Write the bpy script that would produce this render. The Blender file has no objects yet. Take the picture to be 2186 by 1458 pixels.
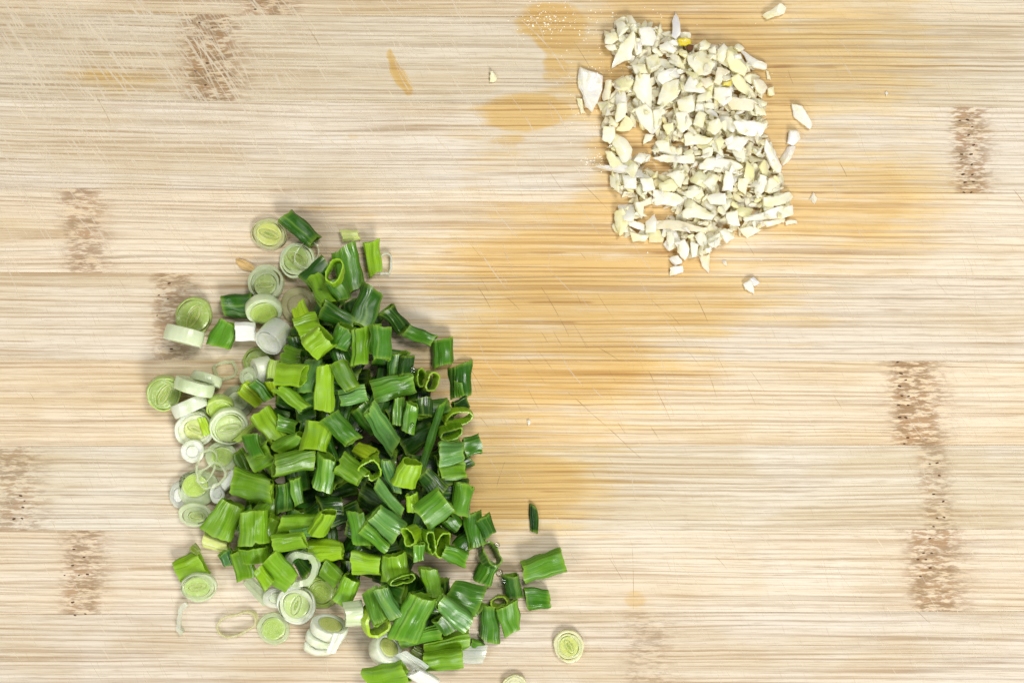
import bpy, bmesh, math, random
import numpy as np
from mathutils import Matrix, Vector, noise as mnoise

# ------------------------------------------------------------------ camera, world, lamps
S = 0.00013            # one unit of the modelling grid in metres (the view is about 28 cm wide)
HC = 2600.0            # camera height above the board in grid units
sc = bpy.context.scene
COL = sc.collection
cam_d = bpy.data.cameras.new('camera')
cam = bpy.data.objects.new('camera', cam_d); COL.objects.link(cam)
cam.location = (0, 0, HC * S)
cam_d.sensor_width = 36.0
cam_d.lens = 36.0 * HC / 2186.0
cam_d.clip_start = 0.01
cam_d.clip_end = 20
sc.camera = cam

w = bpy.data.worlds.new('World'); sc.world = w; w.use_nodes = True
bgn = w.node_tree.nodes['Background']
bgn.inputs[0].default_value = (1.0, 0.99, 0.96, 1)
bgn.inputs[1].default_value = 0.18

def area(name, loc, size, power, col, target=(0, 0, 0)):
    d = bpy.data.lights.new(name, 'AREA'); d.shape = 'RECTANGLE'
    d.size, d.size_y = size; d.energy = power; d.color = col
    o = bpy.data.objects.new(name, d); COL.objects.link(o)
    o.location = loc
    o.rotation_euler = (Vector(target) - Vector(loc)).to_track_quat('-Z', 'Y').to_euler()
    return o
area('kitchen_window_lamp', (0.30, -0.72, 0.62), (0.36, 0.30), 7.2, (1.0, 0.985, 0.96))
area('ceiling_lamp', (0.42, 0.50, 1.15), (0.34, 0.34), 7.8, (1.0, 0.985, 0.95))
area('side_lamp', (-0.55, -0.25, 0.60), (0.25, 0.3), 1.6, (1.0, 0.98, 0.95))
sc.view_settings.view_transform = 'Standard'
sc.view_settings.look = 'None'
sc.view_settings.exposure = 0.23
sc.view_settings.gamma = 1.0
sc.cycles.use_denoising = True
sc.cycles.max_bounces = 12
sc.cycles.diffuse_bounces = 9
sc.cycles.transparent_max_bounces = 12
sc.cycles.sample_clamp_indirect = 6

rng = random.Random(7)
def P(px, py, z=0.0):
    """photo position on a plane z above the board -> grid coordinates"""
    k = 1.0 - z / HC
    return ((px - 1093.0) * k, (729.0 - py) * k)

def lin(c):
    c = c.lstrip('#'); r = [int(c[i:i + 2], 16) / 255 for i in (0, 2, 4)]
    return tuple(x / 12.92 if x < .04045 else ((x + .055) / 1.055) ** 2.4 for x in r)

# ------------------------------------------------------------------ node helpers
class N:
    def __init__(s, name):
        s.m = bpy.data.materials.new(name); s.m.use_nodes = True
        s.t = s.m.node_tree; s.t.nodes.clear()
        s.out = s.new('ShaderNodeOutputMaterial')
    def new(s, t, **kw):
        n = s.t.nodes.new(t)
        for k, v in kw.items(): setattr(n, k, v)
        return n
    def put(s, sock, v):
        if v is None: return
        if isinstance(v, bpy.types.NodeSocket): s.t.links.new(v, sock)
        elif isinstance(v, tuple) and len(v) == 3 and sock.type == 'RGBA': sock.default_value = (*v, 1)
        else: sock.default_value = v
    def math(s, op, a, b=None, c=None, clamp=False):
        n = s.new('ShaderNodeMath', operation=op, use_clamp=clamp)
        s.put(n.inputs[0], a); s.put(n.inputs[1], b); s.put(n.inputs[2], c)
        return n.outputs[0]
    def mix(s, f, a, b, mode='MIX'):
        n = s.new('ShaderNodeMix', data_type='RGBA', blend_type=mode)
        s.put(n.inputs[0], f); s.put(n.inputs[6], a); s.put(n.inputs[7], b)
        return n.outputs[2]
    def rng(s, v, a, b, c=0.0, d=1.0, smooth=True):
        n = s.new('ShaderNodeMapRange', interpolation_type='SMOOTHSTEP' if smooth else 'LINEAR')
        s.put(n.inputs[0], v)
        for i, x in enumerate((a, b, c, d)): n.inputs[i + 1].default_value = x
        return n.outputs[0]
    def xyz(s, x, y, z=0.0):
        n = s.new('ShaderNodeCombineXYZ'); s.put(n.inputs[0], x); s.put(n.inputs[1], y); s.put(n.inputs[2], z)
        return n.outputs[0]
    def noise(s, vec, scale=1.0, detail=2.0, rough=.5, w=None):
        n = s.new('ShaderNodeTexNoise', noise_dimensions='4D' if w is not None else '3D')
        s.put(n.inputs['Vector'], vec)
        if w is not None: s.put(n.inputs['W'], w)
        n.inputs['Scale'].default_value = scale; n.inputs['Detail'].default_value = detail
        n.inputs['Roughness'].default_value = rough
        return n.outputs[0]
    def attr(s, name):
        return s.new('ShaderNodeAttribute', attribute_name=name).outputs['Fac']
    def finish(s, sh): s.t.links.new(sh, s.out.inputs[0]); return s.m

# ------------------------------------------------------------------ materials
def bamboo_material():
    n = N('bamboo')
    tc = n.new('ShaderNodeTexCoord'); sep = n.new('ShaderNodeSeparateXYZ')
    n.t.links.new(tc.outputs['Object'], sep.inputs[0])
    u = n.math('MULTIPLY', sep.outputs[0], 1 / (100 * S)); v = n.math('MULTIPLY', sep.outputs[1], 1 / (100 * S))
    oi = n.new('ShaderNodeObjectInfo'); rnd = n.math('MULTIPLY', oi.outputs['Random'], 37.0)
    node = n.attr('knot'); wet = n.attr('wet'); grime = n.attr('grime'); slot = n.attr('tilt')
    # fibre direction drifts a little and is thrown about in the nodes of the culm
    warp = n.noise(n.xyz(n.math('MULTIPLY', u, .22), n.math('MULTIPLY', v, .35)), 1, 2, .5, rnd)
    warp2 = n.noise(n.xyz(n.math('MULTIPLY', u, 5.0), n.math('MULTIPLY', v, 8.0)), 1, 2, .6, rnd)
    v1 = n.math('ADD', v, n.math('MULTIPLY', n.math('SUBTRACT', warp, .5), .12))
    v1 = n.math('ADD', v1, n.math('MULTIPLY', u, slot))
    v1 = n.math('ADD', v1, n.math('MULTIPLY', n.math('MULTIPLY', n.math('SUBTRACT', warp2, .5), .07), node))
    def streak(fu, fv, det, rough=.5, off=0.0):
        return n.noise(n.xyz(n.math('MULTIPLY', u, fu), n.math('MULTIPLY', v1, fv), off), 1, det, rough, rnd)
    s_broad = streak(.10, 1.9, 2, .5)
    s_mid = streak(.16, 6.2, 2, .5, 3.)
    s_line = streak(.09, 16.0, 1, .5, 7.)
    s_line2 = streak(.22, 30.0, 2, .6, 11.)
    s_fine = streak(1.8, 60.0, 2, .65, 13.)
    blot = n.noise(n.xyz(n.math('MULTIPLY', u, .30), n.math('MULTIPLY', v, .55), 5.), 1, 3, .55, rnd)
    # close-set ribs of the bundled fibres: a wavering band pattern, dark in its troughs
    ph = n.noise(n.xyz(n.math('MULTIPLY', u, .055), n.math('MULTIPLY', v1, 3.1), 51.), 1, 2, .5, rnd)
    band = n.math('SINE', n.math('ADD', n.math('MULTIPLY', v1, 58.0), n.math('MULTIPLY', ph, 30.0)))
    amp = streak(.17, 11.0, 2, .6, 57.)
    rib = n.math('MULTIPLY', n.rng(band, .35, 1.0), n.rng(amp, .34, .62))
    rib_l = n.math('MULTIPLY', n.rng(band, -.1, -.9), n.rng(amp, .30, .6))
    l1 = n.math('MAXIMUM', rib, n.math('MULTIPLY', n.rng(s_line, .55, .68), .7)); l2 = n.rng(s_line2, .52, .70)
    gate = n.rng(s_mid, .38, .62)
    col = n.mix(n.rng(s_broad, .36, .66), lin('E6DFCF'), lin('D8CBB0'))
    col = n.mix(n.math('MULTIPLY', n.rng(blot, .42, .60), .68), col, lin('ECE7DD'))
    col = n.mix(n.math('MULTIPLY', gate, .15), col, lin('CFB894'))
    f1 = n.math('MULTIPLY', l1, n.math('MULTIPLY_ADD', gate, .40, .60))
    linecol = n.mix(n.rng(blot, .4, .6), lin('A98B64'), lin('A09280'))
    col = n.mix(n.math('MULTIPLY', rib_l, .34), col, lin('F1EBDF'))
    col = n.mix(n.math('MULTIPLY', f1, .70), col, linecol)
    col = n.mix(n.math('MULTIPLY', l2, .46), col, lin('AE9678'))
    col = n.mix(n.math('MULTIPLY', n.rng(s_fine, .50, .70), .40), col, lin('9E886C'))
    deep = n.math('MULTIPLY', n.rng(streak(.12, 13.0, 1, .5, 23.), .61, .67), n.rng(n.noise(n.xyz(n.math('MULTIPLY', u, .9), n.math('MULTIPLY', v, 3.), 2.), 1, 1, .5, rnd), .45, .6))
    col = n.mix(n.math('MULTIPLY', deep, .32), col, lin('9A7850'))
    # micro cuts crossing the fibres, two directions
    def cross(ang, fx, fy, lo, hi, off):
        ca, sa = math.cos(ang), math.sin(ang)
        a = n.math('ADD', n.math('MULTIPLY', u, ca), n.math('MULTIPLY', v, sa))
        b = n.math('SUBTRACT', n.math('MULTIPLY', v, ca), n.math('MULTIPLY', u, sa))
        return n.rng(n.noise(n.xyz(n.math('MULTIPLY', a, fx), n.math('MULTIPLY', b, fy), off), 1, 2, .6), lo, hi)
    cuts = cross(math.radians(-57), 1.6, 26, .60, .74, 1.)
    cuts2 = cross(math.radians(-70), 2.4, 34, .61, .74, 5.)
    dry = n.math('SUBTRACT', 1.0, wet, clamp=True)
    col = n.mix(n.math('MULTIPLY', n.math('MULTIPLY', cuts, .75), n.math('MULTIPLY_ADD', grime, .9, .38)), col, lin('F3E8D0'))
    col = n.mix(n.math('MULTIPLY', cuts2, .26), col, lin('A98E68'))
    # grey-brown grime in the cut-up corner
    gm = n.math('MULTIPLY', grime, n.rng(streak(.6, 9., 3, .6, 31.), .35, .7))
    col = n.mix(n.math('MULTIPLY', gm, .38), col, lin('B9A482'))
    # nodes of the bamboo
    sh = n.noise(n.xyz(n.math('MULTIPLY', u, 3.6), n.math('MULTIPLY', v1, 17.0), 17.), 1, 3, .66, rnd)
    blk = n.noise(n.xyz(n.math('MULTIPLY', u, 1.3), n.math('MULTIPLY', v, 3.6), 19.), 1, 2, .5, rnd)
    nz = n.math('MULTIPLY', node, n.rng(n.math('ADD', sh, n.math('MULTIPLY', node, .07)), .49, .62))
    ncol = n.mix(n.rng(blk, .42, .6), lin('A07A4E'), lin('846C50'))
    col = n.mix(n.math('MULTIPLY', nz, .78), col, ncol)
    col = n.mix(n.math('MULTIPLY', n.math('MULTIPLY', node, n.rng(blk, .42, .64)), .32), col, lin('A8865A'))
    col = n.mix(n.math('MULTIPLY', n.math('MULTIPLY', node, n.rng(sh, .47, .36)), .7), col, lin('E8D6B6'))
    # damp: fibres drink it in streaks
    wn = n.noise(n.xyz(n.math('MULTIPLY', u, .55), n.math('MULTIPLY', v1, 4.2), 41.), 1, 3, .55, rnd)
    wn2 = n.noise(n.xyz(n.math('MULTIPLY', u, 1.1), n.math('MULTIPLY', v, 1.2), 43.), 1, 3, .55)
    wf = n.math('ADD', wet, n.math('MULTIPLY', n.math('SUBTRACT', wn, .5), .85))
    wf = n.math('ADD', wf, n.math('MULTIPLY', n.math('SUBTRACT', wn2, .5), .5))
    sharp = n.attr('sharp')
    wisp = n.noise(n.xyz(n.math('MULTIPLY', u, .38), n.math('MULTIPLY', v1, 12.), 47.), 1, 3, .6, rnd)
    soft = n.rng(n.math('ADD', wf, n.math('MULTIPLY', n.math('SUBTRACT', wisp, .5), 1.5)), .22, 1.05); hard = n.rng(wf, .40, .74)
    mx = n.new('ShaderNodeMix', data_type='FLOAT'); n.put(mx.inputs[0], sharp); n.put(mx.inputs[2], soft); n.put(mx.inputs[3], hard)
    wf = mx.outputs[0]
    damp = n.mix(n.math('MULTIPLY_ADD', f1, .62, n.math('MULTIPLY_ADD', deep, .5, n.math('MULTIPLY', l2, .25)), clamp=True), lin('ECD086'), lin('AE7A1E'))
    col = n.mix(wf, col, n.mix(.74, col, n.mix(.75, col, damp, 'MULTIPLY')))
    col = n.mix(n.math('MULTIPLY', wf, .46), col, damp)
    soak = n.math('MULTIPLY', wf, n.math('MAXIMUM', n.math('MULTIPLY', sharp, .26), n.math('MULTIPLY', n.rng(wet, .66, .88), .34)))
    col = n.mix(soak, col, n.mix(1., col, lin('E2C686'), 'MULTIPLY'))
    hs = n.new('ShaderNodeHueSaturation'); n.put(hs.inputs['Color'], col)
    tone = n.mix(1.0, hs.outputs[0], oi.outputs['Color'], 'MULTIPLY')
    hgt = n.math('ADD', n.math('MULTIPLY', l1, -.6), n.math('MULTIPLY', s_fine, .5))
    hgt = n.math('ADD', hgt, n.math('MULTIPLY', cuts, -.8)); hgt = n.math('ADD', hgt, n.math('MULTIPLY', l2, -.4))
    bp = n.new('ShaderNodeBump'); bp.inputs['Strength'].default_value = .35; bp.inputs['Distance'].default_value = 2.0 * S
    n.put(bp.inputs['Height'], hgt)
    b = n.new('ShaderNodeBsdfPrincipled')
    n.put(b.inputs['Base Color'], tone); n.put(b.inputs['Normal'], bp.outputs[0])
    n.put(b.inputs['Roughness'], n.rng(wf, 0, 1, .68, .40)); b.inputs['Specular IOR Level'].default_value = .25
    return n.finish(b.outputs[0])

def leaf_material():
    n = N('scallion_leaf')
    oi = n.new('ShaderNodeObjectInfo'); base = oi.outputs['Color']; rnd = n.math('MULTIPLY', oi.outputs['Random'], 50.0)
    ar = n.attr('around'); al = n.attr('along'); side = n.attr('inner'); rim = n.attr('rim')
    vec = n.xyz(n.math('MULTIPLY', ar, .25), n.math('MULTIPLY', al, .006))
    s1 = n.noise(vec, 1, 1.5, .5, rnd)
    vec2 = n.xyz(n.math('MULTIPLY', ar, .55), n.math('MULTIPLY', al, .02), 4.)
    s2 = n.noise(vec2, 1, 2, .6, rnd)
    pat = n.noise(n.xyz(n.math('MULTIPLY', ar, .03), n.math('MULTIPLY', al, .03), 9.), 1, 3, .6, rnd)
    light = n.mix(.50, base, lin('A6CC58')); dark = n.mix(.62, base, lin('1B4A10'), 'MULTIPLY')
    dark = n.mix(.62, base, n.mix(1., base, (.45, .55, .35), 'MULTIPLY'))
    col = n.mix(n.rng(s1, .50, .30), base, dark)
    col = n.mix(n.math('MULTIPLY', n.rng(s1, .52, .68), .55), col, light)
    col = n.mix(n.math('MULTIPLY', n.rng(s2, .55, .72), .22), col, light)
    col = n.mix(n.math('MULTIPLY', n.rng(s2, .46, .32), .30), col, dark)
    col = n.mix(n.math('MULTIPLY', n.rng(pat, .55, .76), .22), col, lin('78A46C'))
    col = n.mix(n.math('MULTIPLY', n.rng(pat, .48, .32), .30), col, dark)
    inn = n.mix(.45, base, lin('86B81E'))
    inn = n.mix(n.math('MULTIPLY', n.rng(s1, .5, .7), .3), inn, lin('AFCF5A'))
    col = n.mix(side, col, inn)
    col = n.mix(n.math('MULTIPLY', rim, .50), col, n.mix(.6, base, lin('B2D648')))
    bp = n.new('ShaderNodeBump'); bp.inputs['Strength'].default_value = .5; bp.inputs['Distance'].default_value = 2.2 * S
    n.put(bp.inputs['Height'], n.math('ADD', n.math('MULTIPLY', s1, 1.0), n.math('MULTIPLY', s2, .35)))
    b = n.new('ShaderNodeBsdfPrincipled')
    n.put(b.inputs['Base Color'], col); n.put(b.inputs['Normal'], bp.outputs[0])
    n.put(b.inputs['Roughness'], n.rng(pat, .35, .65, .18, .42)); b.inputs['Specular IOR Level'].default_value = .45
    tr = n.new('ShaderNodeBsdfTranslucent'); n.put(tr.inputs[0], n.mix(.5, col, lin('A8D030')))
    mx = n.new('ShaderNodeMixShader'); mx.inputs[0].default_value = .14
    n.t.links.new(b.outputs[0], mx.inputs[1]); n.t.links.new(tr.outputs[0], mx.inputs[2])
    return n.finish(mx.outputs[0])

def flesh_material(name, clear, sss=.6, rough=.28):
    """pale juicy stalk layers; 'clear' lets what lies beneath show through"""
    n = N(name)
    oi = n.new('ShaderNodeObjectInfo'); base = oi.outputs['Color']; rnd = n.math('MULTIPLY', oi.outputs['Random'], 50.0)
    ar = n.attr('around'); al = n.attr('along'); rad = n.attr('rad')
    s = n.noise(n.xyz(n.math('MULTIPLY', ar, .16), n.math('MULTIPLY', rad, .35), n.math('MULTIPLY', al, .02)), 1, 3, .6, rnd)
    p = n.noise(n.xyz(n.math('MULTIPLY', ar, .03), n.math('MULTIPLY', rad, .04), 3.), 1, 2, .5, rnd)
    col = n.mix(n.math('MULTIPLY', n.rng(s, .5, .72), .35), base, lin('F4F7E6'))
    col = n.mix(n.math('MULTIPLY', n.rng(p, .5, .7), .45), col, n.mix(1., base, lin('C9D8A0'), 'MULTIPLY'))
    bl = n.attr('blend')
    col = n.mix(n.math('MULTIPLY', n.math('POWER', bl, 1.5), .30), col, lin('DCE6BC'))
    fine = n.math('SINE', n.math('ADD', n.math('MULTIPLY', rad, 1.35), n.math('MULTIPLY', p, 9.0)))
    col = n.mix(n.math('MULTIPLY', n.rng(fine, .5, 1.), .10), col, n.mix(1., col, lin('B8CC80'), 'MULTIPLY'))
    b = n.new('ShaderNodeBsdfPrincipled'); n.put(b.inputs['Base Color'], col)
    b.inputs['Roughness'].default_value = rough; b.inputs['Coat Weight'].default_value = .25; b.inputs['Coat Roughness'].default_value = .12
    b.inputs['Subsurface Weight'].default_value = sss; b.inputs['Subsurface Radius'].default_value = (1, .9, .6)
    b.inputs['Subsurface Scale'].default_value = 9 * S
    bp = n.new('ShaderNodeBump'); bp.inputs['Strength'].default_value = .5; bp.inputs['Distance'].default_value = 2.4 * S
    n.put(bp.inputs['Height'], n.math('ADD', s, n.math('MULTIPLY', fine, .12))); n.put(b.inputs['Normal'], bp.outputs[0])
    if clear <= 0: return n.finish(b.outputs[0])
    t = n.new('ShaderNodeBsdfTransparent'); t.inputs[0].default_value = (.95, .96, .88, 1)
    mx = n.new('ShaderNodeMixShader'); n.put(mx.inputs[0], n.rng(p, .3, .7, clear * 1.15, clear * .8))
    n.t.links.new(b.outputs[0], mx.inputs[1]); n.t.links.new(t.outputs[0], mx.inputs[2])
    return n.finish(mx.outputs[0])

def garlic_material():
    n = N('garlic_flesh')
    oi = n.new('ShaderNodeObjectInfo'); base = oi.outputs['Color']; rnd = n.math('MULTIPLY', oi.outputs['Random'], 50.0)
    tc = n.new('ShaderNodeTexCoord'); mp = n.new('ShaderNodeMapping'); mp.inputs['Scale'].default_value = (1 / S,) * 3
    n.t.links.new(tc.outputs['Object'], mp.inputs[0])
    st = n.new('ShaderNodeMapping'); st.inputs['Scale'].default_value = (.04, .22, .12); n.t.links.new(mp.outputs[0], st.inputs[0])
    s = n.noise(st.outputs[0], 1, 3, .6, rnd); f = n.noise(mp.outputs[0], .30, 3, .6, rnd); p = n.noise(mp.outputs[0], .035, 2, .5, rnd)
    col = n.mix(n.math('MULTIPLY', n.rng(p, .45, .68), .50), base, lin('EDE2A0'))
    col = n.mix(n.math('MULTIPLY', n.rng(s, .5, .72), .35), col, lin('FAF8EC'))
    b = n.new('ShaderNodeBsdfPrincipled'); n.put(b.inputs['Base Color'], col)
    n.put(b.inputs['Roughness'], n.rng(f, .35, .65, .25, .5)); b.inputs['Coat Weight'].default_value = .15
    b.inputs['Subsurface Weight'].default_value = .65; b.inputs['Subsurface Radius'].default_value = (1, .92, .62)
    b.inputs['Subsurface Scale'].default_value = 14 * S
    bp = n.new('ShaderNodeBump'); bp.inputs['Strength'].default_value = .35; bp.inputs['Distance'].default_value = 1.6 * S
    n.put(bp.inputs['Height'], n.math('ADD', s, n.math('MULTIPLY', f, .6))); n.put(b.inputs['Normal'], bp.outputs[0])
    tr = n.new('ShaderNodeBsdfTranslucent'); n.put(tr.inputs[0], n.mix(.55, col, lin('FFF0A0')))
    mx = n.new('ShaderNodeMixShader'); mx.inputs[0].default_value = .16
    n.t.links.new(b.outputs[0], mx.inputs[1]); n.t.links.new(tr.outputs[0], mx.inputs[2])
    return n.finish(mx.outputs[0])

def plain(name, col, rough=.6, noise_scale=3.0, amt=.3, trans=0.0, alpha=0.0):
    n = N(name)
    tc = n.new('ShaderNodeTexCoord'); mp = n.new('ShaderNodeMapping'); mp.inputs['Scale'].default_value = (1 / (100 * S),) * 3
    n.t.links.new(tc.outputs['Object'], mp.inputs[0])
    f = n.noise(mp.outputs[0], noise_scale, 3, .6)
    c = n.mix(n.math('MULTIPLY', n.rng(f, .3, .7), amt), col, tuple(x * .55 for x in col))
    b = n.new('ShaderNodeBsdfPrincipled'); n.put(b.inputs['Base Color'], c); b.inputs['Roughness'].default_value = rough
    b.inputs['Transmission Weight'].default_value = trans; b.inputs['IOR'].default_value = 1.33
    if alpha <= 0: return n.finish(b.outputs[0])
    t = n.new('ShaderNodeBsdfTransparent'); mx = n.new('ShaderNodeMixShader')
    g = n.noise(mp.outputs[0], noise_scale * 1.6, 2, .5)
    n.put(mx.inputs[0], n.rng(g, .42, .72, alpha, 1.0) if alpha < 1 else 1.0)
    n.t.links.new(b.outputs[0], mx.inputs[1]); n.t.links.new(t.outputs[0], mx.inputs[2])
    return n.finish(mx.outputs[0])

M_WOOD = bamboo_material()
M_LEAF = leaf_material()
M_FLESH = flesh_material('stalk_flesh', .10)
M_CLEAR = flesh_material('translucent_stalk_flesh', .44, .3, .22)
M_VCLEAR = flesh_material('thin_translucent_stalk_skin', .60, .2, .22)
M_GARLIC = garlic_material()
M_SCR_L = plain('raised_cut_fibre', lin('F0E4CC'), .8, 2, .12, alpha=.50)
M_SCR_D = plain('dark_knife_cut', lin('B0946A'), .8, 2, .2, alpha=.55)
M_PORE = plain('open_pore', lin('5C4430'), .9, 9, .3)
def water_material():
    n = N('water'); fr = n.new('ShaderNodeFresnel'); fr.inputs[0].default_value = 1.45
    g = n.new('ShaderNodeBsdfGlossy'); g.inputs['Roughness'].default_value = .04
    t = n.new('ShaderNodeBsdfTransparent'); t.inputs[0].default_value = (.93, .95, .93, 1)
    mx = n.new('ShaderNodeMixShader'); n.put(mx.inputs[0], n.math('MULTIPLY_ADD', fr.outputs[0], 1.0, .03, clamp=True))
    n.t.links.new(t.outputs[0], mx.inputs[1]); n.t.links.new(g.outputs[0], mx.inputs[2])
    return n.finish(mx.outputs[0])
M_WATER = water_material()
M_JUICE_GLINT = plain('juice_bead', lin('FFF6E4'), .15, 1, 0)  # opaque whitish colour stands in for the sparkle of clear beads
M_COUNTER = plain('stone_counter', lin('8F8B86'), .35, 14, .5)
M_PEEL = plain('dry_peel', lin('DDBB7E'), .5, 3, .4)
M_EDGE = plain('board_core', lin('D2B584'), .6, 6, .3)

# ------------------------------------------------------------------ object helpers
def make_mesh(name, verts, faces, mat, smooth=True, attrs=None):
    me = bpy.data.meshes.new(name)
    me.from_pydata([(v[0] * S, v[1] * S, v[2] * S) for v in verts], [], faces)
    me.materials.append(mat)
    if smooth: me.shade_smooth()
    for k, vals in (attrs or {}).items():
        a = me.attributes.new(k, 'FLOAT', 'POINT'); a.data.foreach_set('value', np.asarray(vals, dtype=np.float32))
    me.update()
    return me
def link(name, data, parent=None, color=None):
    o = bpy.data.objects.new(name, data); COL.objects.link(o)
    if parent is not None: o.parent = parent
    if color is not None: o.color = (*color, 1)
    return o
def tag(o, label=None, cat=None, group=None, kind=None):
    if label: o['label'] = label
    if cat: o['category'] = cat
    if group: o['group'] = group
    if kind: o['kind'] = kind
    return o

# ------------------------------------------------------------------ the chopping board
counter = link('countertop', make_mesh('countertop', [(-6000, -5000, -210), (6000, -5000, -210), (6000, 5000, -210), (-6000, 5000, -210),
        (-6000, -5000, -400), (6000, -5000, -400), (6000, 5000, -400), (-6000, 5000, -400)],
        [(0, 1, 2, 3), (7, 6, 5, 4), (0, 4, 5, 1), (1, 5, 6, 2), (2, 6, 7, 3), (3, 7, 4, 0)], M_COUNTER, False))
tag(counter, kind='structure')
board = link('cutting_board', None)
board.location = (0, 0, -200 * S)
tag(board, 'pale bamboo cutting board of glued strips, damp amber patches and knife cuts', 'cutting board')

EL = [-340, -156, 28, 212, 402, 581, 768, 953, 1132, 1311, 1494, 1676, 1858]      # strip edges at the photo's left
ER = [-320, -138, 44, 230, 412, 594, 771, 950, 1129, 1304, 1482, 1660, 1838]      # and right
BX0, BX1 = -560, 2760
# culm nodes: strip index, centre x, half width, strength, lean
KNOTS = [(1, 560, 60, .9, 0), (2, 440, 62, 1.0, 6), (4, 172, 46, .8, 10), (5, 362, 46, .85, 0), (7, 18, 60, .75, 6), (8, 170, 46, .85, -4),
         (3, 2064, 40, 1.0, 4), (6, 1945, 58, 1.0, 8), (7, 1990, 34, .75, 10), (8, 1985, 60, .95, 4), (9, 1375, 52, .5, 0),
         (0, 1500, 50, .9, 0), (10, 900, 50, .9, 0), (2, 2500, 50, .9, 0), (5, -300, 50, .9, 0), (4, 2560, 50, .8, 0)]
# damp patches: x, y, rx, ry, strength, crispness of the edge
WET = [(1480, 230, 350, 330, .90, .3), (1180, 60, 85, 62, .95, 1), (1130, 240, 125, 46, .92, 1), (1090, 300, 60, 20, .6, 1), (1180, 150, 60, 35, .7, 1),
       (1330, 400, 330, 180, .8, .2), (1250, 560, 420, 110, .85, 0), (1330, 650, 420, 80, .9, 0), (1180, 760, 330, 160, .84, 0),
       (1100, 900, 270, 150, .72, 0), (1080, 1040, 230, 110, .98, .1), (1040, 1120, 150, 50, .6, .3), (1700, 160, 330, 260, .72, 0),
       (1780, 420, 260, 160, .80, 0), (1650, 660, 190, 80, .5, 0), (850, 620, 330, 90, .42, 0), (980, 520, 260, 60, .35, 0), (720, 480, 230, 60, .25, 0),
       (1355, 1280, 34, 26, .52, .8), (1468, 1216, 26, 14, .42, .8), (250, 165, 130, 50, .50, .2), (755, 290, 22, 14, .52, 1), (832, 118, 8, 16, .9, .8), (837, 132, 10, 18, .9, .8), (843, 146, 12, 18, 1, .8), (850, 158, 13, 18, 1, .8), (857, 170, 13, 18, 1, .8), (864, 181, 13, 16, .9, .8), (872, 192, 12, 14, .8, .8), (1880, 110, 200, 60, .4, 0),
       (600, 720, 260, 260, .28, 0), (880, 1180, 330, 190, .28, 0), (1230, 430, 150, 40, .62, .5), (1430, 770, 200, 40, .5, 0)]
DRYSPOT = [(1190, 330, 65, 45, .9), (1150, 385, 110, 40, .7), (1130, 130, 26, 42, .8), (1820, 290, 110, 40, .6), (1240, 275, 60, 22, .4), (1060, 120, 30, 60, .9)]
GR = [(300, 120, 640, 330, .9), (420, 120, 90, 100, .7), (900, 60, 400, 150, .5), (60, 400, 220, 200, .5), (180, 1230, 200, 160, .35), (2000, 1230, 200, 130, .45), (650, 520, 300, 160, .2)]
def ell(X, Y, cx, cy, rx, ry, k=1.0):
    d = np.sqrt(((X - cx) / rx) ** 2 + ((Y - cy) / ry) ** 2)
    return np.clip((1.45 - d) / .9, 0, 1) * k
pb = [0.0] + [0.0]
TONES = ['F0ECE6', 'F2EADC', 'EEE9DF', 'F7F3EE', 'FDF5EA', 'F6F0E8', 'FDF3E4', 'F3F0EA', 'F8F1E8', 'F0EBE6', 'F8F2EC', 'FCF4EA']
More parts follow.
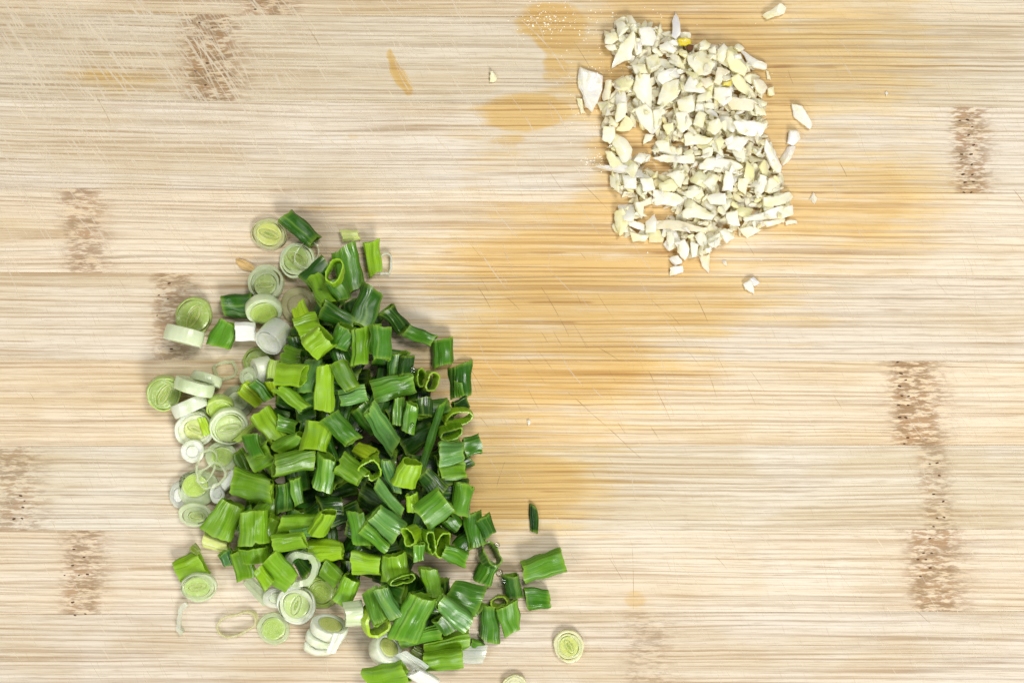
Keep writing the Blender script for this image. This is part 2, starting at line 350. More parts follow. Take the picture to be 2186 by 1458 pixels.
for k in range(12):
    x = np.arange(BX0, BX1 + 1, 7.0)
    ny = 28
    f = np.linspace(0, 1, ny)
    top = EL[k] + (ER[k] - EL[k]) * (x / 2186.0) + .1; bot = EL[k + 1] + (ER[k + 1] - EL[k + 1]) * (x / 2186.0) - .1
    Xp = np.repeat(x[None, :], ny, 0); Yp = top[None, :] + (bot - top)[None, :] * f[:, None]
    Z = np.zeros_like(Xp); Z[0, :] = -.7; Z[-1, :] = -.7
    Yp[1, :] = Yp[0, :] + .9; Yp[-2, :] = Yp[-1, :] - .9
    kn = np.zeros_like(Xp)
    for (ks, cx, hw, st, lean) in KNOTS:
        if ks != k: continue
        cxx = cx + lean * (Yp - (top + bot)[None, :] / 2) / 90.0
        dx = (Xp - cxx)
        d = np.where(dx > 0, dx / (hw * 1.5), -dx / hw)
        kn = np.maximum(kn, st * np.clip(1.5 - d * 1.15, 0, 1) ** 1.2)
    we = np.zeros_like(Xp); sh = np.zeros_like(Xp)
    for (cx, cy, rx, ry, st, cr) in WET:
        e = ell(Xp, Yp, cx, cy, rx, ry, st)
        sh = np.where(e > we, cr, sh) * np.minimum(1, np.maximum(we, e) * 4 + .0) if cr > 0 else np.where(e > we + .02, 0, sh)
        we = np.maximum(we, e)
    for (cx, cy, rx, ry, st) in DRYSPOT:
        we = we * (1 - ell(Xp, Yp, cx, cy, rx, ry, st))
    gr = np.zeros_like(Xp)
    for (cx, cy, rx, ry, st) in GR: gr = np.maximum(gr, ell(Xp, Yp, cx, cy, rx, ry, st))
    ti = np.full_like(Xp, 0.0)
    ti += .011 * np.clip((900 - Xp) / 900, 0, 1) * (Yp < 500) + .004
    nx = len(x)
    verts = [((a - 1093), (729 - b), c) for a, b, c in zip(Xp.ravel(), Yp.ravel(), Z.ravel())]
    faces = [(j * nx + i, (j + 1) * nx + i, (j + 1) * nx + i + 1, j * nx + i + 1) for j in range(ny - 1) for i in range(nx - 1)]
    nb = len(verts)
    for (xi, yy) in ((0, top[0]), (-1, top[-1]), (-1, bot[-1]), (0, bot[0])):
        verts.append((x[xi] - 1093, 729 - yy, -200))
    faces += [tuple([nb, nb + 3, nb + 2, nb + 1][::-1]),
              tuple(list(range(0, nx)) + [nb + 1, nb]), tuple(list(range((ny - 1) * nx, ny * nx))[::-1] + [nb + 3, nb + 2]),
              tuple([nb, nb + 3] + [j * nx for j in range(ny - 1, -1, -1)]), tuple([nb + 2, nb + 1] + [j * nx + nx - 1 for j in range(ny)])]
    at = {'knot': kn.ravel(), 'wet': we.ravel(), 'sharp': np.clip(sh, 0, 1).ravel(), 'grime': gr.ravel(), 'tilt': ti.ravel()}
    at = {kk: np.concatenate([vv, np.zeros(4)]) for kk, vv in at.items()}
    me = make_mesh('bamboo_strip', verts, faces, M_WOOD, False, at)
    me.transform(Matrix.Translation((0, 0, 200 * S)))
    link('bamboo_strip', me, board, lin(TONES[k]))

def ribbon_mesh(name, strokes, mat, z=.35):
    vs, fs = [], []
    for pts, wd in strokes:
        n = len(pts); b = len(vs)
        for i, (x, y) in enumerate(pts):
            a = pts[max(i - 1, 0)]; c = pts[min(i + 1, n - 1)]
            dx, dy = c[0] - a[0], c[1] - a[1]; l = math.hypot(dx, dy) or 1
            t = i / (n - 1); ww = wd * (.15 + .85 * math.sin(math.pi * min(max(t, .02), .98)) ** .6) / 2
            px, py = x - 1093, 729 - y; nx_, ny_ = dy / l * ww, dx / l * ww
            vs.append((px + nx_, py + ny_, z)); vs.append((px, py, z + .25)); vs.append((px - nx_, py - ny_, z))
        for i in range(n - 1):
            q = b + i * 3
            fs += [(q, q + 3, q + 4, q + 1), (q + 1, q + 4, q + 5, q + 2)]
    me = make_mesh(name, vs, fs, mat, False)
    me.transform(Matrix.Translation((0, 0, 200 * S)))
    return me
def stroke(x, y, ang, L, wd, bend=0.0, n=9):
    pts = []
    a = math.radians(ang)
    for i in range(n):
        t = i / (n - 1) - .5
        aa = a
        px = x + math.cos(aa) * L * t + math.sin(aa) * bend * (4 * t * t - 1)
        py = y - math.sin(aa) * L * t + math.cos(aa) * bend * (4 * t * t - 1)
        pts.append((px, py))
    return pts, wd
pale, darkc = [], []
r2 = random.Random(21)
for i in range(430):
    x = abs(r2.gauss(0, 560)) - 40; y = abs(r2.gauss(0, 260)) - 20
    if x > 1250 or y > 640: continue
    pale.append(stroke(x, y, r2.gauss(-56, 7), r2.uniform(50, 330) * (1 - x / 2200), r2.uniform(1.6, 3.4), r2.uniform(-9, 12)))
for (a, b, c, d, wd) in [(0, 35, 118, 200, 4), (0, 85, 95, 205, 3), (60, 60, 190, 210, 3.4), (140, 20, 330, 175, 3.2), (190, 0, 320, 130, 3), (0, 100, 80, 235, 3), (110, 130, 290, 290, 3),
                         (300, 210, 380, 290, 3), (370, 10, 560, 215, 3), (330, 30, 420, 215, 3.4), (240, 30, 400, 200, 3), (470, 0, 600, 150, 3), (100, 0, 135, 60, 3), (280, 0, 390, 90, 3.2), (230, 0, 330, 90, 2.4)]:
    pale.append(stroke((a + c) / 2, (b + d) / 2, math.degrees(math.atan2(-(d - b), c - a)), math.hypot(c - a, d - b), wd, r2.uniform(-6, 6), 12))
for i in range(420):
    pale.append(stroke(r2.uniform(-100, 2300), r2.uniform(-50, 1500), r2.gauss(-62, 10), r2.uniform(20, 110), r2.uniform(.9, 1.8), r2.uniform(-4, 4)))
for i in range(70):
    pale.append(stroke(r2.gauss(2060, 110), r2.uniform(700, 1420), r2.gauss(-64, 8), r2.uniform(20, 100), r2.uniform(.9, 2.0), r2.uniform(-4, 4)))
for (a, b, c, d, wd) in [(1155, 613, 1193, 676, 2.4), (1385, 792, 1406, 842, 2.6), (1406, 842, 1432, 900, 1.8), (1213, 838, 1262, 882, 2.4), (1262, 882, 1338, 950, 1.9), (1482, 626, 1512, 690, 1.9),
                         (1020, 612, 1048, 660, 1.8), (1075, 630, 1110, 662, 1.6), (1265, 735, 1330, 775, 1.8), (1335, 950, 1370, 980, 1.6), (1120, 760, 1165, 820, 1.5), (1195, 680, 1215, 720, 1.5),
                         (1790, 345, 1808, 378, 2), (2163, 405, 2186, 436, 2), (1060, 1040, 1078, 985, 1.4), (1235, 385, 1300, 450, 1.4), (1590, 515, 1610, 545, 1.4), (1940, 1290, 1985, 1330, 1.6),
                         (1225, 90, 1262, 150, 1.4), (640, 30, 700, 130, 1.5), (205, 205, 235, 262, 1.6), (985, 760, 1030, 830, 1.4), (1510, 790, 1530, 850, 1.6), (1300, 1190, 1330, 1240, 1.4), (1350, 1170, 1352, 1300, 1.4)]:
    darkc.append(stroke((a + c) / 2, (b + d) / 2, math.degrees(math.atan2(-(d - b), c - a)), math.hypot(c - a, d - b), wd * .8, 1.0, 10))
for i in range(45):
    x, y = r2.gauss(1330, 330), r2.gauss(740, 240)
    darkc.append(stroke(x, y, r2.gauss(-58, 9), r2.uniform(18, 70), r2.uniform(.6, 1.1), r2.uniform(-1, 1)))
tag(link('raised_fibre', ribbon_mesh('raised_fibre', pale, M_SCR_L), board), kind='stuff')
tag(link('knife_cut', ribbon_mesh('knife_cut', darkc, M_SCR_D, .25), board), kind='stuff')

# open pores in the culm nodes
pores = [(1700 + a / 4.05, 200 + b / 4.05, c) for a, b, c in [(1480, 228, 3.4), (1412, 235, 2.2), (1520, 290, 2.4), (1490, 360, 2.8), (1532, 446, 2.8), (1430, 526, 2.8), (1510, 526, 3.2), (1517, 615, 2.8),
         (1440, 700, 3.4), (1522, 702, 2.6), (1458, 768, 3.2), (1530, 765, 2.5), (1448, 855, 2.6), (1512, 855, 2.6), (1425, 570, 1.8)]]
pores += [(1700 + a / 2.43, 740 + b / 2.43, c) for a, b, c in [(525, 80, 2.6), (543, 140, 3.2), (568, 173, 2.4), (535, 205, 3.6), (547, 255, 2.6), (582, 257, 2.8), (530, 303, 2.8), (580, 303, 2.4), (536, 366, 3.2), (568, 368, 3),
          (578, 472, 2.8), (560, 503, 2.4), (730, 603, 2.8), (692, 608, 2.2), (742, 668, 2.8), (712, 764, 2.8), (762, 802, 2.8), (766, 884, 2.8), (730, 888, 2.4), (712, 932, 2.4), (692, 994, 2.6), (660, 1070, 2.4), (702, 1070, 2.4),
          (631, 1103, 2.6), (671, 1103, 2.6), (694, 1146, 3), (645, 1190, 2.8)]]
pores += [(a / 3.643, b / 3.643, c) for a, b, c in [(1555, 180, 3.2), (1642, 312, 3), (1648, 218, 2), (1560, 300, 2), (1530, 415, 2.2), (1612, 494, 3), (1520, 555, 3), (1612, 555, 2.8), (1598, 664, 2.6), (1658, 486, 2), (1985, 75, 2.8)]]
pores += [(a / 2.61, 900 + b / 2.61, c) for a, b, c in [(115, 412, 3.2), (128, 477, 2.8), (78, 541, 3.2), (123, 539, 2.6), (137, 441, 1.8), (412, 710, 2.6), (468, 755, 2.6), (405, 800, 2.6), (487, 850, 3), (440, 855, 2), (405, 1005, 3.2), (418, 1078, 2.4), (476, 1070, 2.2), (360, 855, 1.8)]]
pores += [(300 + a / 3.94, 430 + b / 3.94, c) for a, b, c in [(240, 690, 3), (155, 790, 2), (230, 820, 2), (350, 905, 2), (270, 1140, 2.4), (260, 1240, 2.8), (140, 960, 1.8)]]
vs, fs = [], []
for (x, y, r) in pores:
    b = len(vs); q = r2.uniform(0, 3)
    for i in range(10):
        a = i * math.tau / 10; rr = .85 * r * (1 + .25 * math.sin(2 * a + q) + r2.uniform(-.1, .1))
        vs.append((x - 1093 + rr * 1.25 * math.cos(a), 729 - y + rr * .85 * math.sin(a), .30))
    vs.append((x - 1093, 729 - y, .12))
    fs += [(b + i, b + (i + 1) % 10, b + 10) for i in range(10)]
me = make_mesh('pore', vs, fs, M_PORE, False); me.transform(Matrix.Translation((0, 0, 200 * S)))
tag(link('pore', me, board), kind='stuff')

# ------------------------------------------------------------------ resting things on one another
CELL = 5.0; GN = (480, 340)      # height field of what already lies there
HF = np.zeros(GN)
def cellidx(x, y):
    i = np.clip(((x + 1200) / CELL).astype(int), 0, GN[0] - 1); j = np.clip(((y + 850) / CELL).astype(int), 0, GN[1] - 1)
    return i, j
def samples(verts, faces):
    V = np.asarray(verts, float); out = [V]
    q = np.array([f for f in faces if len(f) == 4]) if faces else np.zeros((0, 4), int)
    if len(q):
        a, b, c, d = V[q[:, 0]], V[q[:, 1]], V[q[:, 2]], V[q[:, 3]]
        for s in (.25, .5, .75):
            for t in (.25, .5, .75):
                out.append(a * (1 - s) * (1 - t) + b * s * (1 - t) + c * s * t + d * (1 - s) * t)
    tr = [f for f in faces if len(f) == 3]
    if len(tr):
        q = np.array(tr); a, b, c = V[q[:, 0]], V[q[:, 1]], V[q[:, 2]]
        for s, t in ((.33, .33), (.6, .2), (.2, .6), (.2, .2), (.5, .5), (.5, 0), (0, .5)): out.append(a * (1 - s - t) + b * s + c * t)
    return np.concatenate(out)
def settle(px, py, pts, R, pct=80, follow=.75, maxtilt=22, update=True, extra=0.0):
    """pts: local samples; R: 3x3 base rotation. returns (matrix) with the piece lying on what is below"""
    z = 0.0; Rf = R
    for it in range(3):
        cx, cy = P(px, py, z)
        rad = np.percentile(np.hypot(pts[:, 0], pts[:, 1]), 80) + 4
        gx, gy = np.meshgrid(np.arange(-rad, rad + 1, CELL), np.arange(-rad, rad + 1, CELL))
        mk = gx ** 2 + gy ** 2 <= rad ** 2; gx, gy = gx[mk], gy[mk]
        i, j = cellidx(cx + gx, cy + gy); h = HF[i, j]
        if follow > 0 and len(gx) > 4:
            A = np.stack([gx, gy, np.ones_like(gx)], 1); co = np.linalg.lstsq(A, h, rcond=None)[0]
            lim = math.tan(math.radians(maxtilt)); sl = math.hypot(co[0], co[1]) * follow
            k = follow * (min(1, lim / sl) if sl > 1e-6 else 0)
            nrm = Vector((-co[0] * k, -co[1] * k, 1)).normalized()
            q = Vector((0, 0, 1)).rotation_difference(nrm).to_matrix()
            Rf = q @ R
        Rn = np.array(Rf); Q = pts @ Rn.T
        i, j = cellidx(cx + Q[:, 0], cy + Q[:, 1])
        key = i * GN[1] + j
        o = np.argsort(key, kind='stable'); ks = key[o]; zs = Q[o, 2]
        st = np.flatnonzero(np.r_[True, ks[1:] != ks[:-1]])
        lo = np.minimum.reduceat(zs, st); hi = np.maximum.reduceat(zs, st); uk = ks[st]
        hh = HF.ravel()[uk]
        base = -Q[:, 2].min()
        need = hh - lo
        zoff = max(base, np.percentile(need, pct)) + extra
        z = zoff
    if update:
        HF.ravel()[uk] = np.maximum(hh, hi + zoff)
    cx, cy = P(px, py, zoff)
    Mx = Matrix.Translation((cx * S, cy * S, zoff * S)) @ Rf.to_4x4()
    return Mx

# ------------------------------------------------------------------ scallion geometry
def tube_geo(L, rx, ry, wall, seed, arc=360, slant0=0, slant1=0, ribs=1.0, bend=0.0, nu=44, nv=8, pinch=0.0, point=0.0, egg=0.0, curl=0.0, wob=.06, taper=0.0, warp=3.0, tear=0):
    """hollow leaf length along x. outer skin, inner skin, cut rims."""
    r = random.Random(seed); ph = [r.uniform(0, 6.28) for _ in range(8)]
    closed = arc >= 359; sp = r.uniform(.62, .92)
    nn = nu if closed else nu + 1
    V, at_ar, at_al, at_in, at_rim = [], [], [], [], []
    span = math.radians(arc)
    per = (rx + ry) * .5 * span
    def prof(th):
        k = 1 + wob * math.sin(2 * th + ph[0]) + wob * .6 * math.sin(3 * th + ph[1]) + egg * math.cos(th)
        k -= pinch * math.exp(-((math.sin((th - ph[2]) / 2)) ** 2) / .03)
        c, s_ = math.cos(th), math.sin(th)
        y = math.copysign(abs(c) ** sp, c) * rx * k; z = math.copysign(abs(s_) ** sp, s_) * ry * k
        return y, z
    for layer in (0, 1):
        for j in range(nv + 1):
            t = j / nv
            for i in range(nn):
                th0 = (i / nu - .5) * span + math.pi / 2
                th = th0
                y, z = prof(th)
                rr = ribs * ((.8 * math.sin(15 * th + ph[3]) + .55 * math.sin(23 * th + ph[4])) * (.6 + .4 * math.sin(2 * th + ph[1])) + .7 * math.sin(7 * th + ph[5]) + .3 * math.sin(5 * t + 4 * th))
                l = math.hypot(y, z) or 1
                d = rr - (wall if layer else 0)
                if layer: d = -wall + rr * .5
                k = max(.15, (l + d) / l)
                if curl and not closed:
                    k *= 1 - curl * (i / nu)
                y *= k; z *= k
                if point:
                    w_ = 1 - point * abs(2 * t - 1) ** 2.2 if point > 0 else 1
                    y *= w_; z *= w_
                tp = 1 + taper * (2 * t - 1); y *= tp; z *= tp
                x = (t - .5) * L
                edge0 = (1 - t) ** 3; edge1 = t ** 3
                x += edge0 * (slant0 * y / max(rx, 1) * L * .3 + r.uniform(-.6, .6)) + edge1 * (slant1 * y / max(rx, 1) * L * .3)
                x += (edge1 - edge0) * (1.1 * math.sin(2 * th + ph[6]) + .5 * math.sin(9 * th + ph[2]))
                z2 = z + bend * (1 - (2 * t - 1) ** 2) * L * .25
                y2 = y * (1 + .05 * math.sin(3 * t + ph[7]))
                V.append((x, y2, z2)); at_ar.append(i / nu * per); at_al.append(x + seed % 97 * 10); at_in.append(float(layer)); at_rim.append(1.0 if j in (0, nv) else 0.0)
    F = []; off = (nv + 1) * nn
    m = nn if closed else nn - 1
    for j in range(nv):
        for i in range(m):
            a = j * nn + i; b = j * nn + (i + 1) % nn; c = (j + 1) * nn + (i + 1) % nn; d = (j + 1) * nn + i
            F.append((a, b, c, d)); F.append((off + a, off + d, off + c, off + b))
    # every piece is squashed and bent a little differently; some cut ends are torn
    o3 = Vector((seed * 1.37 % 91, seed * .71 % 57, 0)); amp_ = warp * min(1, rx / 16)
    tears = [(r.uniform(0, 6.28), r.choice((0, 1)), r.uniform(4, 11), r.uniform(.12, .3)) for _ in range(tear)]
    for q in range(len(V)):
        x, y, z = V[q]; qq = Vector((x, y, z)) * .038 + o3
        nz_ = mnoise.noise(qq); ny_ = mnoise.noise(qq + Vector((7, 3, 0))); nx_ = mnoise.noise(qq * 1.6 + Vector((0, 9, 4)))
        if tears:
            th = math.atan2(z, y); t = x / L + .5
            for (t0, e_, dp, wd_) in tears:
                d_ = abs((th - t0 + math.pi) % math.tau - math.pi); k_ = math.exp(-(d_ / wd_) ** 2) * ((t if e_ else 1 - t) ** 4) if 0 <= t <= 1 else 0
                x += (-1 if e_ else 1) * dp * k_
        V[q] = (x + nx_ * amp_ * .6, y + ny_ * amp_, z + nz_ * amp_)
    # rims with their own vertices so the cut edge stays crisp
    def rim(idx_o, idx_i, flip):
        b0 = len(V)
        for o_, i_ in zip(idx_o, idx_i):
            V.append(V[o_]); V.append(V[i_])
            for q in (o_, i_):
                at_ar.append(at_ar[q]); at_al.append(at_al[q]); at_in.append(.5); at_rim.append(1.0)
        cnt = len(idx_o); rngm = cnt if (closed and flip is not None) else cnt - 1
        for i in range(rngm):
            a = b0 + 2 * i; b = b0 + 2 * ((i + 1) % cnt)
            f = (a, a + 1, b + 1, b)
            F.append(f if flip else f[::-1])
    rim(list(range(0, nn)), list(range(off, off + nn)), True)
    rim(list(range(nv * nn, nv * nn + nn)), list(range(off + nv * nn, off + nv * nn + nn)), False)
    if not closed:
        closed_ = closed
        for i in (0, nn - 1):
            b0 = len(V)
            for j in range(nv + 1):
                for q in (j * nn + i, off + j * nn + i):
                    V.append(V[q]); at_ar.append(at_ar[q]); at_al.append(at_al[q]); at_in.append(.5); at_rim.append(.6)
            for j in range(nv):
                f = (b0 + 2 * j, b0 + 2 * j + 1, b0 + 2 * j + 3, b0 + 2 * j + 2)
                F.append(f if i else f[::-1])
    zmid = 0
    return V, F, {'around': at_ar, 'along': at_al, 'inner': at_in, 'rim': at_rim}

def annulus_geo(ro, ri, ey, h, seed, nu=48, cx=0, cy=0, rot=0, wob=.03, z0=0.0, crown=.0, eyi=None, bul=.0):
    """a ring (or with ri=0 a disc) lying in xy, thickness h"""
    r = random.Random(seed); ph = [r.uniform(0, 6.28) for _ in range(6)]
    eyi = ey if eyi is None else eyi
    be = min(h * .10, 1.4 if bul else .45)
    if ri > 0:
        pr = [(0, -h / 2 + be), (0, 0), (0, h / 2 - be), (1e-9, h / 2), (.35, h / 2), (.7, h / 2), (1, h / 2), (2, h / 2 - be), (2, 0), (2, -h / 2 + be), (1.0, -h / 2), (.5, -h / 2), (1e-9, -h / 2)]
    else:
        pr = [(0, -h / 2 + be), (0, 0), (0, h / 2 - be), (1e-9, h / 2), (.2, h / 2), (.4, h / 2), (.6, h / 2), (.8, h / 2), (.985, h / 2)]
        pr = [(.985, -h / 2), (.5, -h / 2), (1e-9, -h / 2)] + pr
    V, ar, al, rd = [], [], [], []
    cr, sr = math.cos(rot), math.sin(rot)
    for i in range(nu):
        th = i / nu * math.tau
        k = 1 + wob * math.sin(2 * th + ph[0]) + wob * .6 * math.sin(3 * th + ph[1]) + wob * .4 * math.sin(7 * th + ph[2])
        ki = 1 + wob * 1.6 * math.sin(2 * th + ph[3]) + wob * math.sin(3 * th + ph[4])
        for (t, z) in pr:
            if t == 0: R_, E = ro * (1 + (bul if abs(z) < .1 else 0)), ey
            elif t == 2: R_, E = ri, eyi
            elif t < 1e-6: R_, E = ro - be * .7, ey
            elif ri > 0 and t == 1: R_, E = ri + be * .7, eyi
            else: R_, E = ro + (ri - ro) * t, ey + (eyi - ey) * t
            kk = k if t < .5 else (ki if ri > 0 else k)
            x = R_ * kk * math.cos(th) + (cx if t >= .5 else 0) * (1 if ri > 0 else 0); y = R_ * E * kk * math.sin(th) + (cy if t >= .5 and ri > 0 else 0)
            zz = z0 + z + (crown * h * math.sin(2 * th + ph[5]) * .25 if z > 0 else 0)
            if ri == 0: x += cx; y += cy
            V.append((x * cr - y * sr, x * sr + y * cr, zz)); ar.append(th * ro); al.append(z + seed % 31); rd.append(R_)
    mr = max(rd); bl = [max(0.0, (q / mr - .62) / .38) for q in rd]
    m = len(pr); F = []
    for i in range(nu):
        for j in range(m if ri > 0 else m - 1):
            a = i * m + j; b = i * m + (j + 1) % m; c = ((i + 1) % nu) * m + (j + 1) % m; d = ((i + 1) % nu) * m + j
            F.append((a, d, c, b))
    if ri == 0:
        F.append(tuple(i * m + m - 1 for i in range(nu)))
        F.append(tuple(i * m for i in range(nu))[::-1])
    return V, F, {'around': ar, 'along': al, 'rad': rd, 'blend': bl}

C = {k: lin(v) for k, v in dict(
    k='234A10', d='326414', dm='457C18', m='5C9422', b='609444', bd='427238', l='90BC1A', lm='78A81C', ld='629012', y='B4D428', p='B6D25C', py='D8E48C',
    w='F3F6E8', wg='DCE9C2', wb='EBEEE4', wy='E6E0B0', o='8CA42C', g='A4C43A', yc='CBD64A').items()}
PIECES = []    # every placed scallion root, for later checks
def jit(c, a=.10, r=rng):
    k = 1 + r.uniform(-a, a)
    return tuple(min(.95, x * k * (1 + r.uniform(-a * .35, a * .35))) for x in c)

def rot_from_axis(ax, roll=0.0):
    ax = Vector(ax).normalized()
    up = Vector((0, 0, 1)) if abs(ax.z) < .97 else Vector((0, 1, 0))
    y = up.cross(ax).normalized(); z = ax.cross(y).normalized()
    R = Matrix((ax, y, z)).transposed()
    return R @ Matrix.Rotation(roll, 3, 'X')

seedc = [100]
def leaf(x0, y0, x1, y1, W, col, label, group='cut scallion leaf pieces', f=.55,  arc=360, p=0, roll=0, nest=None, pct=91, follow=.55, mat=None, wall=None, cat='scallion piece', **kw):
    seedc[0] += 1; sd = seedc[0]; r = random.Random(sd)
    dx, dy = x1 - x0, -(y1 - y0); Lp = math.hypot(dx, dy)
    L = Lp * .97; W = W * .94
    pr = math.radians(p)
    if abs(p) >= 15: L = max(14, (Lp - abs(math.sin(pr)) * W * f * .7) / max(.35, math.cos(pr)))
    rx = W / 2; ry = W * f / 2
    if arc < 359:
        half = math.radians(arc) / 2
        rx = (W / 2) / max(.35, math.sin(min(half, math.pi / 2))); ry = rx * f
    wl = wall if wall else 2.5
    sk = r.uniform(-.34, .34); kw.setdefault('slant0', sk + r.uniform(-.1, .1)); kw.setdefault('slant1', sk + r.uniform(-.1, .1)); kw.setdefault('pinch', r.choice((0, 0, .12, .22)))
    kw.setdefault('wob', r.uniform(.05, .13)); kw.setdefault('taper', r.uniform(-.14, .14)); kw.setdefault('warp', 4.6 if mat is None else 2.5); kw.setdefault('tear', r.choice((0, 1, 2)) if mat is None else 0)
    if arc < 359: kw.setdefault('curl', r.uniform(0, .3))
    if p == 0 and W >= 30 and arc >= 359 and mat is None: p = r.choice((0, 0, 6, -6, 11, -11, 14, -14))
    f = f * 1.12; kw.setdefault('bend', r.uniform(-.06, .08))
    V, F, A = tube_geo(L, rx, ry, wl, sd, arc=arc, **kw)
    if arc < 359:
        zm = sum(v[2] for v in V) / len(V); V = [(a, b, c - zm) for a, b, c in V]
    ax = (dx / Lp * math.cos(pr), dy / Lp * math.cos(pr), math.sin(pr))
    R = rot_from_axis(ax, math.radians(roll))
    nested = None
    if nest:
        nested = tube_geo(L * .96, rx * .66, ry * .66, wl, sd + 7, wob=.12)
    Mx = settle((x0 + x1) / 2, (y0 + y1) / 2, samples(V, F), R, pct, follow)
    me = make_mesh('scallion_leaf_piece', V, F, mat or M_LEAF, True, A)
    if (mat or M_LEAF) is not M_LEAF:
        a_ = me.attributes.new('rad', 'FLOAT', 'POINT')
    c = jit(C[col] if isinstance(col, str) else col, .07, r)
    if nested:
        root = link('scallion_leaf_piece', None); root.matrix_world = Mx
        o = link('outer_leaf', me, root, c)
        m2 = make_mesh('inner_leaf', nested[0], nested[1], M_LEAF, True, nested[2])
        link('inner_leaf', m2, root, jit(C[nest], .06, r))
    else:
        root = link('scallion_leaf_piece', me, None, c); root.matrix_world = Mx
    tag(root, label, cat, group)
    PIECES.append(root)
    return root

def ringlet(cx, cy, rx, ry, h, col, label, ang=0, tilt=0, az=0, group='hollow scallion rings', mat=None, wall=3.2, name='scallion_ring', cat='scallion ring', pct=80, follow=.5, **kw):
    """hollow ring standing on its cut face; tilt leans its opening towards az (degrees, photo direction)"""
    seedc[0] += 1; sd = seedc[0]; r = random.Random(sd)
    V, F, A = tube_geo(h, rx, ry, wall, sd, nv=4, **kw)
    base = Matrix(((0, 1, 0), (0, 0, 1), (1, 0, 0)))        # length axis -> z, rx -> x
    R = Matrix.Rotation(math.radians(az), 3, 'Z') @ Matrix.Rotation(math.radians(tilt), 3, 'Y') @ Matrix.Rotation(math.radians(ang - az), 3, 'Z') @ base
    Mx = settle(cx, cy, samples(V, F), R, pct, follow)
    me = make_mesh(name, V, F, mat or M_LEAF, True, A)
    o = link(name, me, None, jit(C[col], .06, r)); o.matrix_world = Mx
    tag(o, label, cat, group); PIECES.append(o)
    return o

def slice_(cx, cy, r_, e, h, oc, cc, label, ang=0, tilt=0, az=0, core=.62, off=(0, 0), lens=True, mat=None, cmat=None, layers=2, group='round scallion slices', pct=82, follow=.7, lc='yc', mc=None):
    seedc[0] += 3; sd = seedc[0]; r = random.Random(sd)
    ro = r_; parts = []
    gap = .12
    ox, oy = off[0] * r_, off[1] * r_
    core = min(.9, core + .02)
    if tilt < 30: h *= .72
    def mixc(a, b, t): return tuple(x * (1 - t) + y * t for x, y in zip(C[a], C[b]))
    if core < .8 and lens: layers = 2; mc = mixc(oc, cc, .30)
    cc = mixc(cc, oc, .18) if isinstance(cc, str) else cc
    if layers == 2:
        r1 = ro * (.5 + core / 2 + r.uniform(-.03, .05))
        parts.append(('outer_layer', annulus_geo(ro, r1, e, h, sd, cx=ox * .4, cy=oy * .4, bul=.03), oc, mat or M_FLESH))
        parts.append(('inner_layer', annulus_geo(r1 - gap, ro * core, e, h * .995, sd + 1, cx=ox * .6, cy=oy * .6), mc or oc, mat or M_FLESH))
        if ox or oy:
            V, F, A = parts[1][1]; parts[1] = ('inner_layer', ([(a + ox * .4, b + oy * .4, c) for a, b, c in V], F, A), mc or oc, mat or M_FLESH)
    else:
        parts.append(('outer_layer', annulus_geo(ro, ro * core, e, h, sd, cx=ox, cy=oy, bul=.03), oc, mat or M_FLESH))
    rc = ro * core - gap
    if lens:
        li, le = rc * r.uniform(.74, .86), r.uniform(.34, .46)
        la = r.uniform(-.5, .5)
        parts.append(('core', annulus_geo(rc, li, e, h * .99, sd + 2, eyi=le, wob=.02), cc, cmat or M_FLESH))
        parts.append(('heart_leaf', annulus_geo(li - .1, li * .94, le, h * 1.005, sd + 3, nu=40, wob=.02, eyi=le * .82), lc, M_FLESH))
        parts.append(('heart', annulus_geo(li * .94, li * .52, le * .82, h * .985, sd + 4, nu=32, wob=.02, eyi=le * .62), cc, cmat or M_FLESH))
        parts.append(('heart_leaf', annulus_geo(li * .52, li * .45, le * .62, h * .995, sd + 5, nu=32, wob=.03, eyi=le * .45), lc, M_FLESH))
        parts.append(('heart', annulus_geo(li * .45, 0, le * .45, h * .97, sd + 6, nu=24, wob=.03), 'g', M_FLESH))
    else:
        parts.append(('core', annulus_geo(rc, 0, e, h * .985, sd + 2, wob=.03), cc, cmat or M_FLESH))
    for q in range(len(parts)):
        if parts[q][0] in ('core', 'heart_leaf', 'heart') and (ox or oy):
            V, F, A = parts[q][1]; parts[q] = (parts[q][0], ([(a + ox, b + oy, c) for a, b, c in V], F, A), parts[q][2], parts[q][3])
    R = Matrix.Rotation(math.radians(az), 3, 'Z') @ Matrix.Rotation(math.radians(tilt), 3, 'Y') @ Matrix.Rotation(math.radians(ang - az), 3, 'Z')
    Mx = settle(cx, cy, samples(parts[0][1][0], parts[0][1][1]), R, pct, follow)
    root = link('scallion_slice', None); root.matrix_world = Mx
    for (nm, (V, F, A), c, mt) in parts:
        link(nm, make_mesh(nm, V, F, mt, True, A), root, jit(C[c] if isinstance(c, str) else c, .04, r))
    tag(root, label, 'scallion slice', group); PIECES.append(root)
    return root
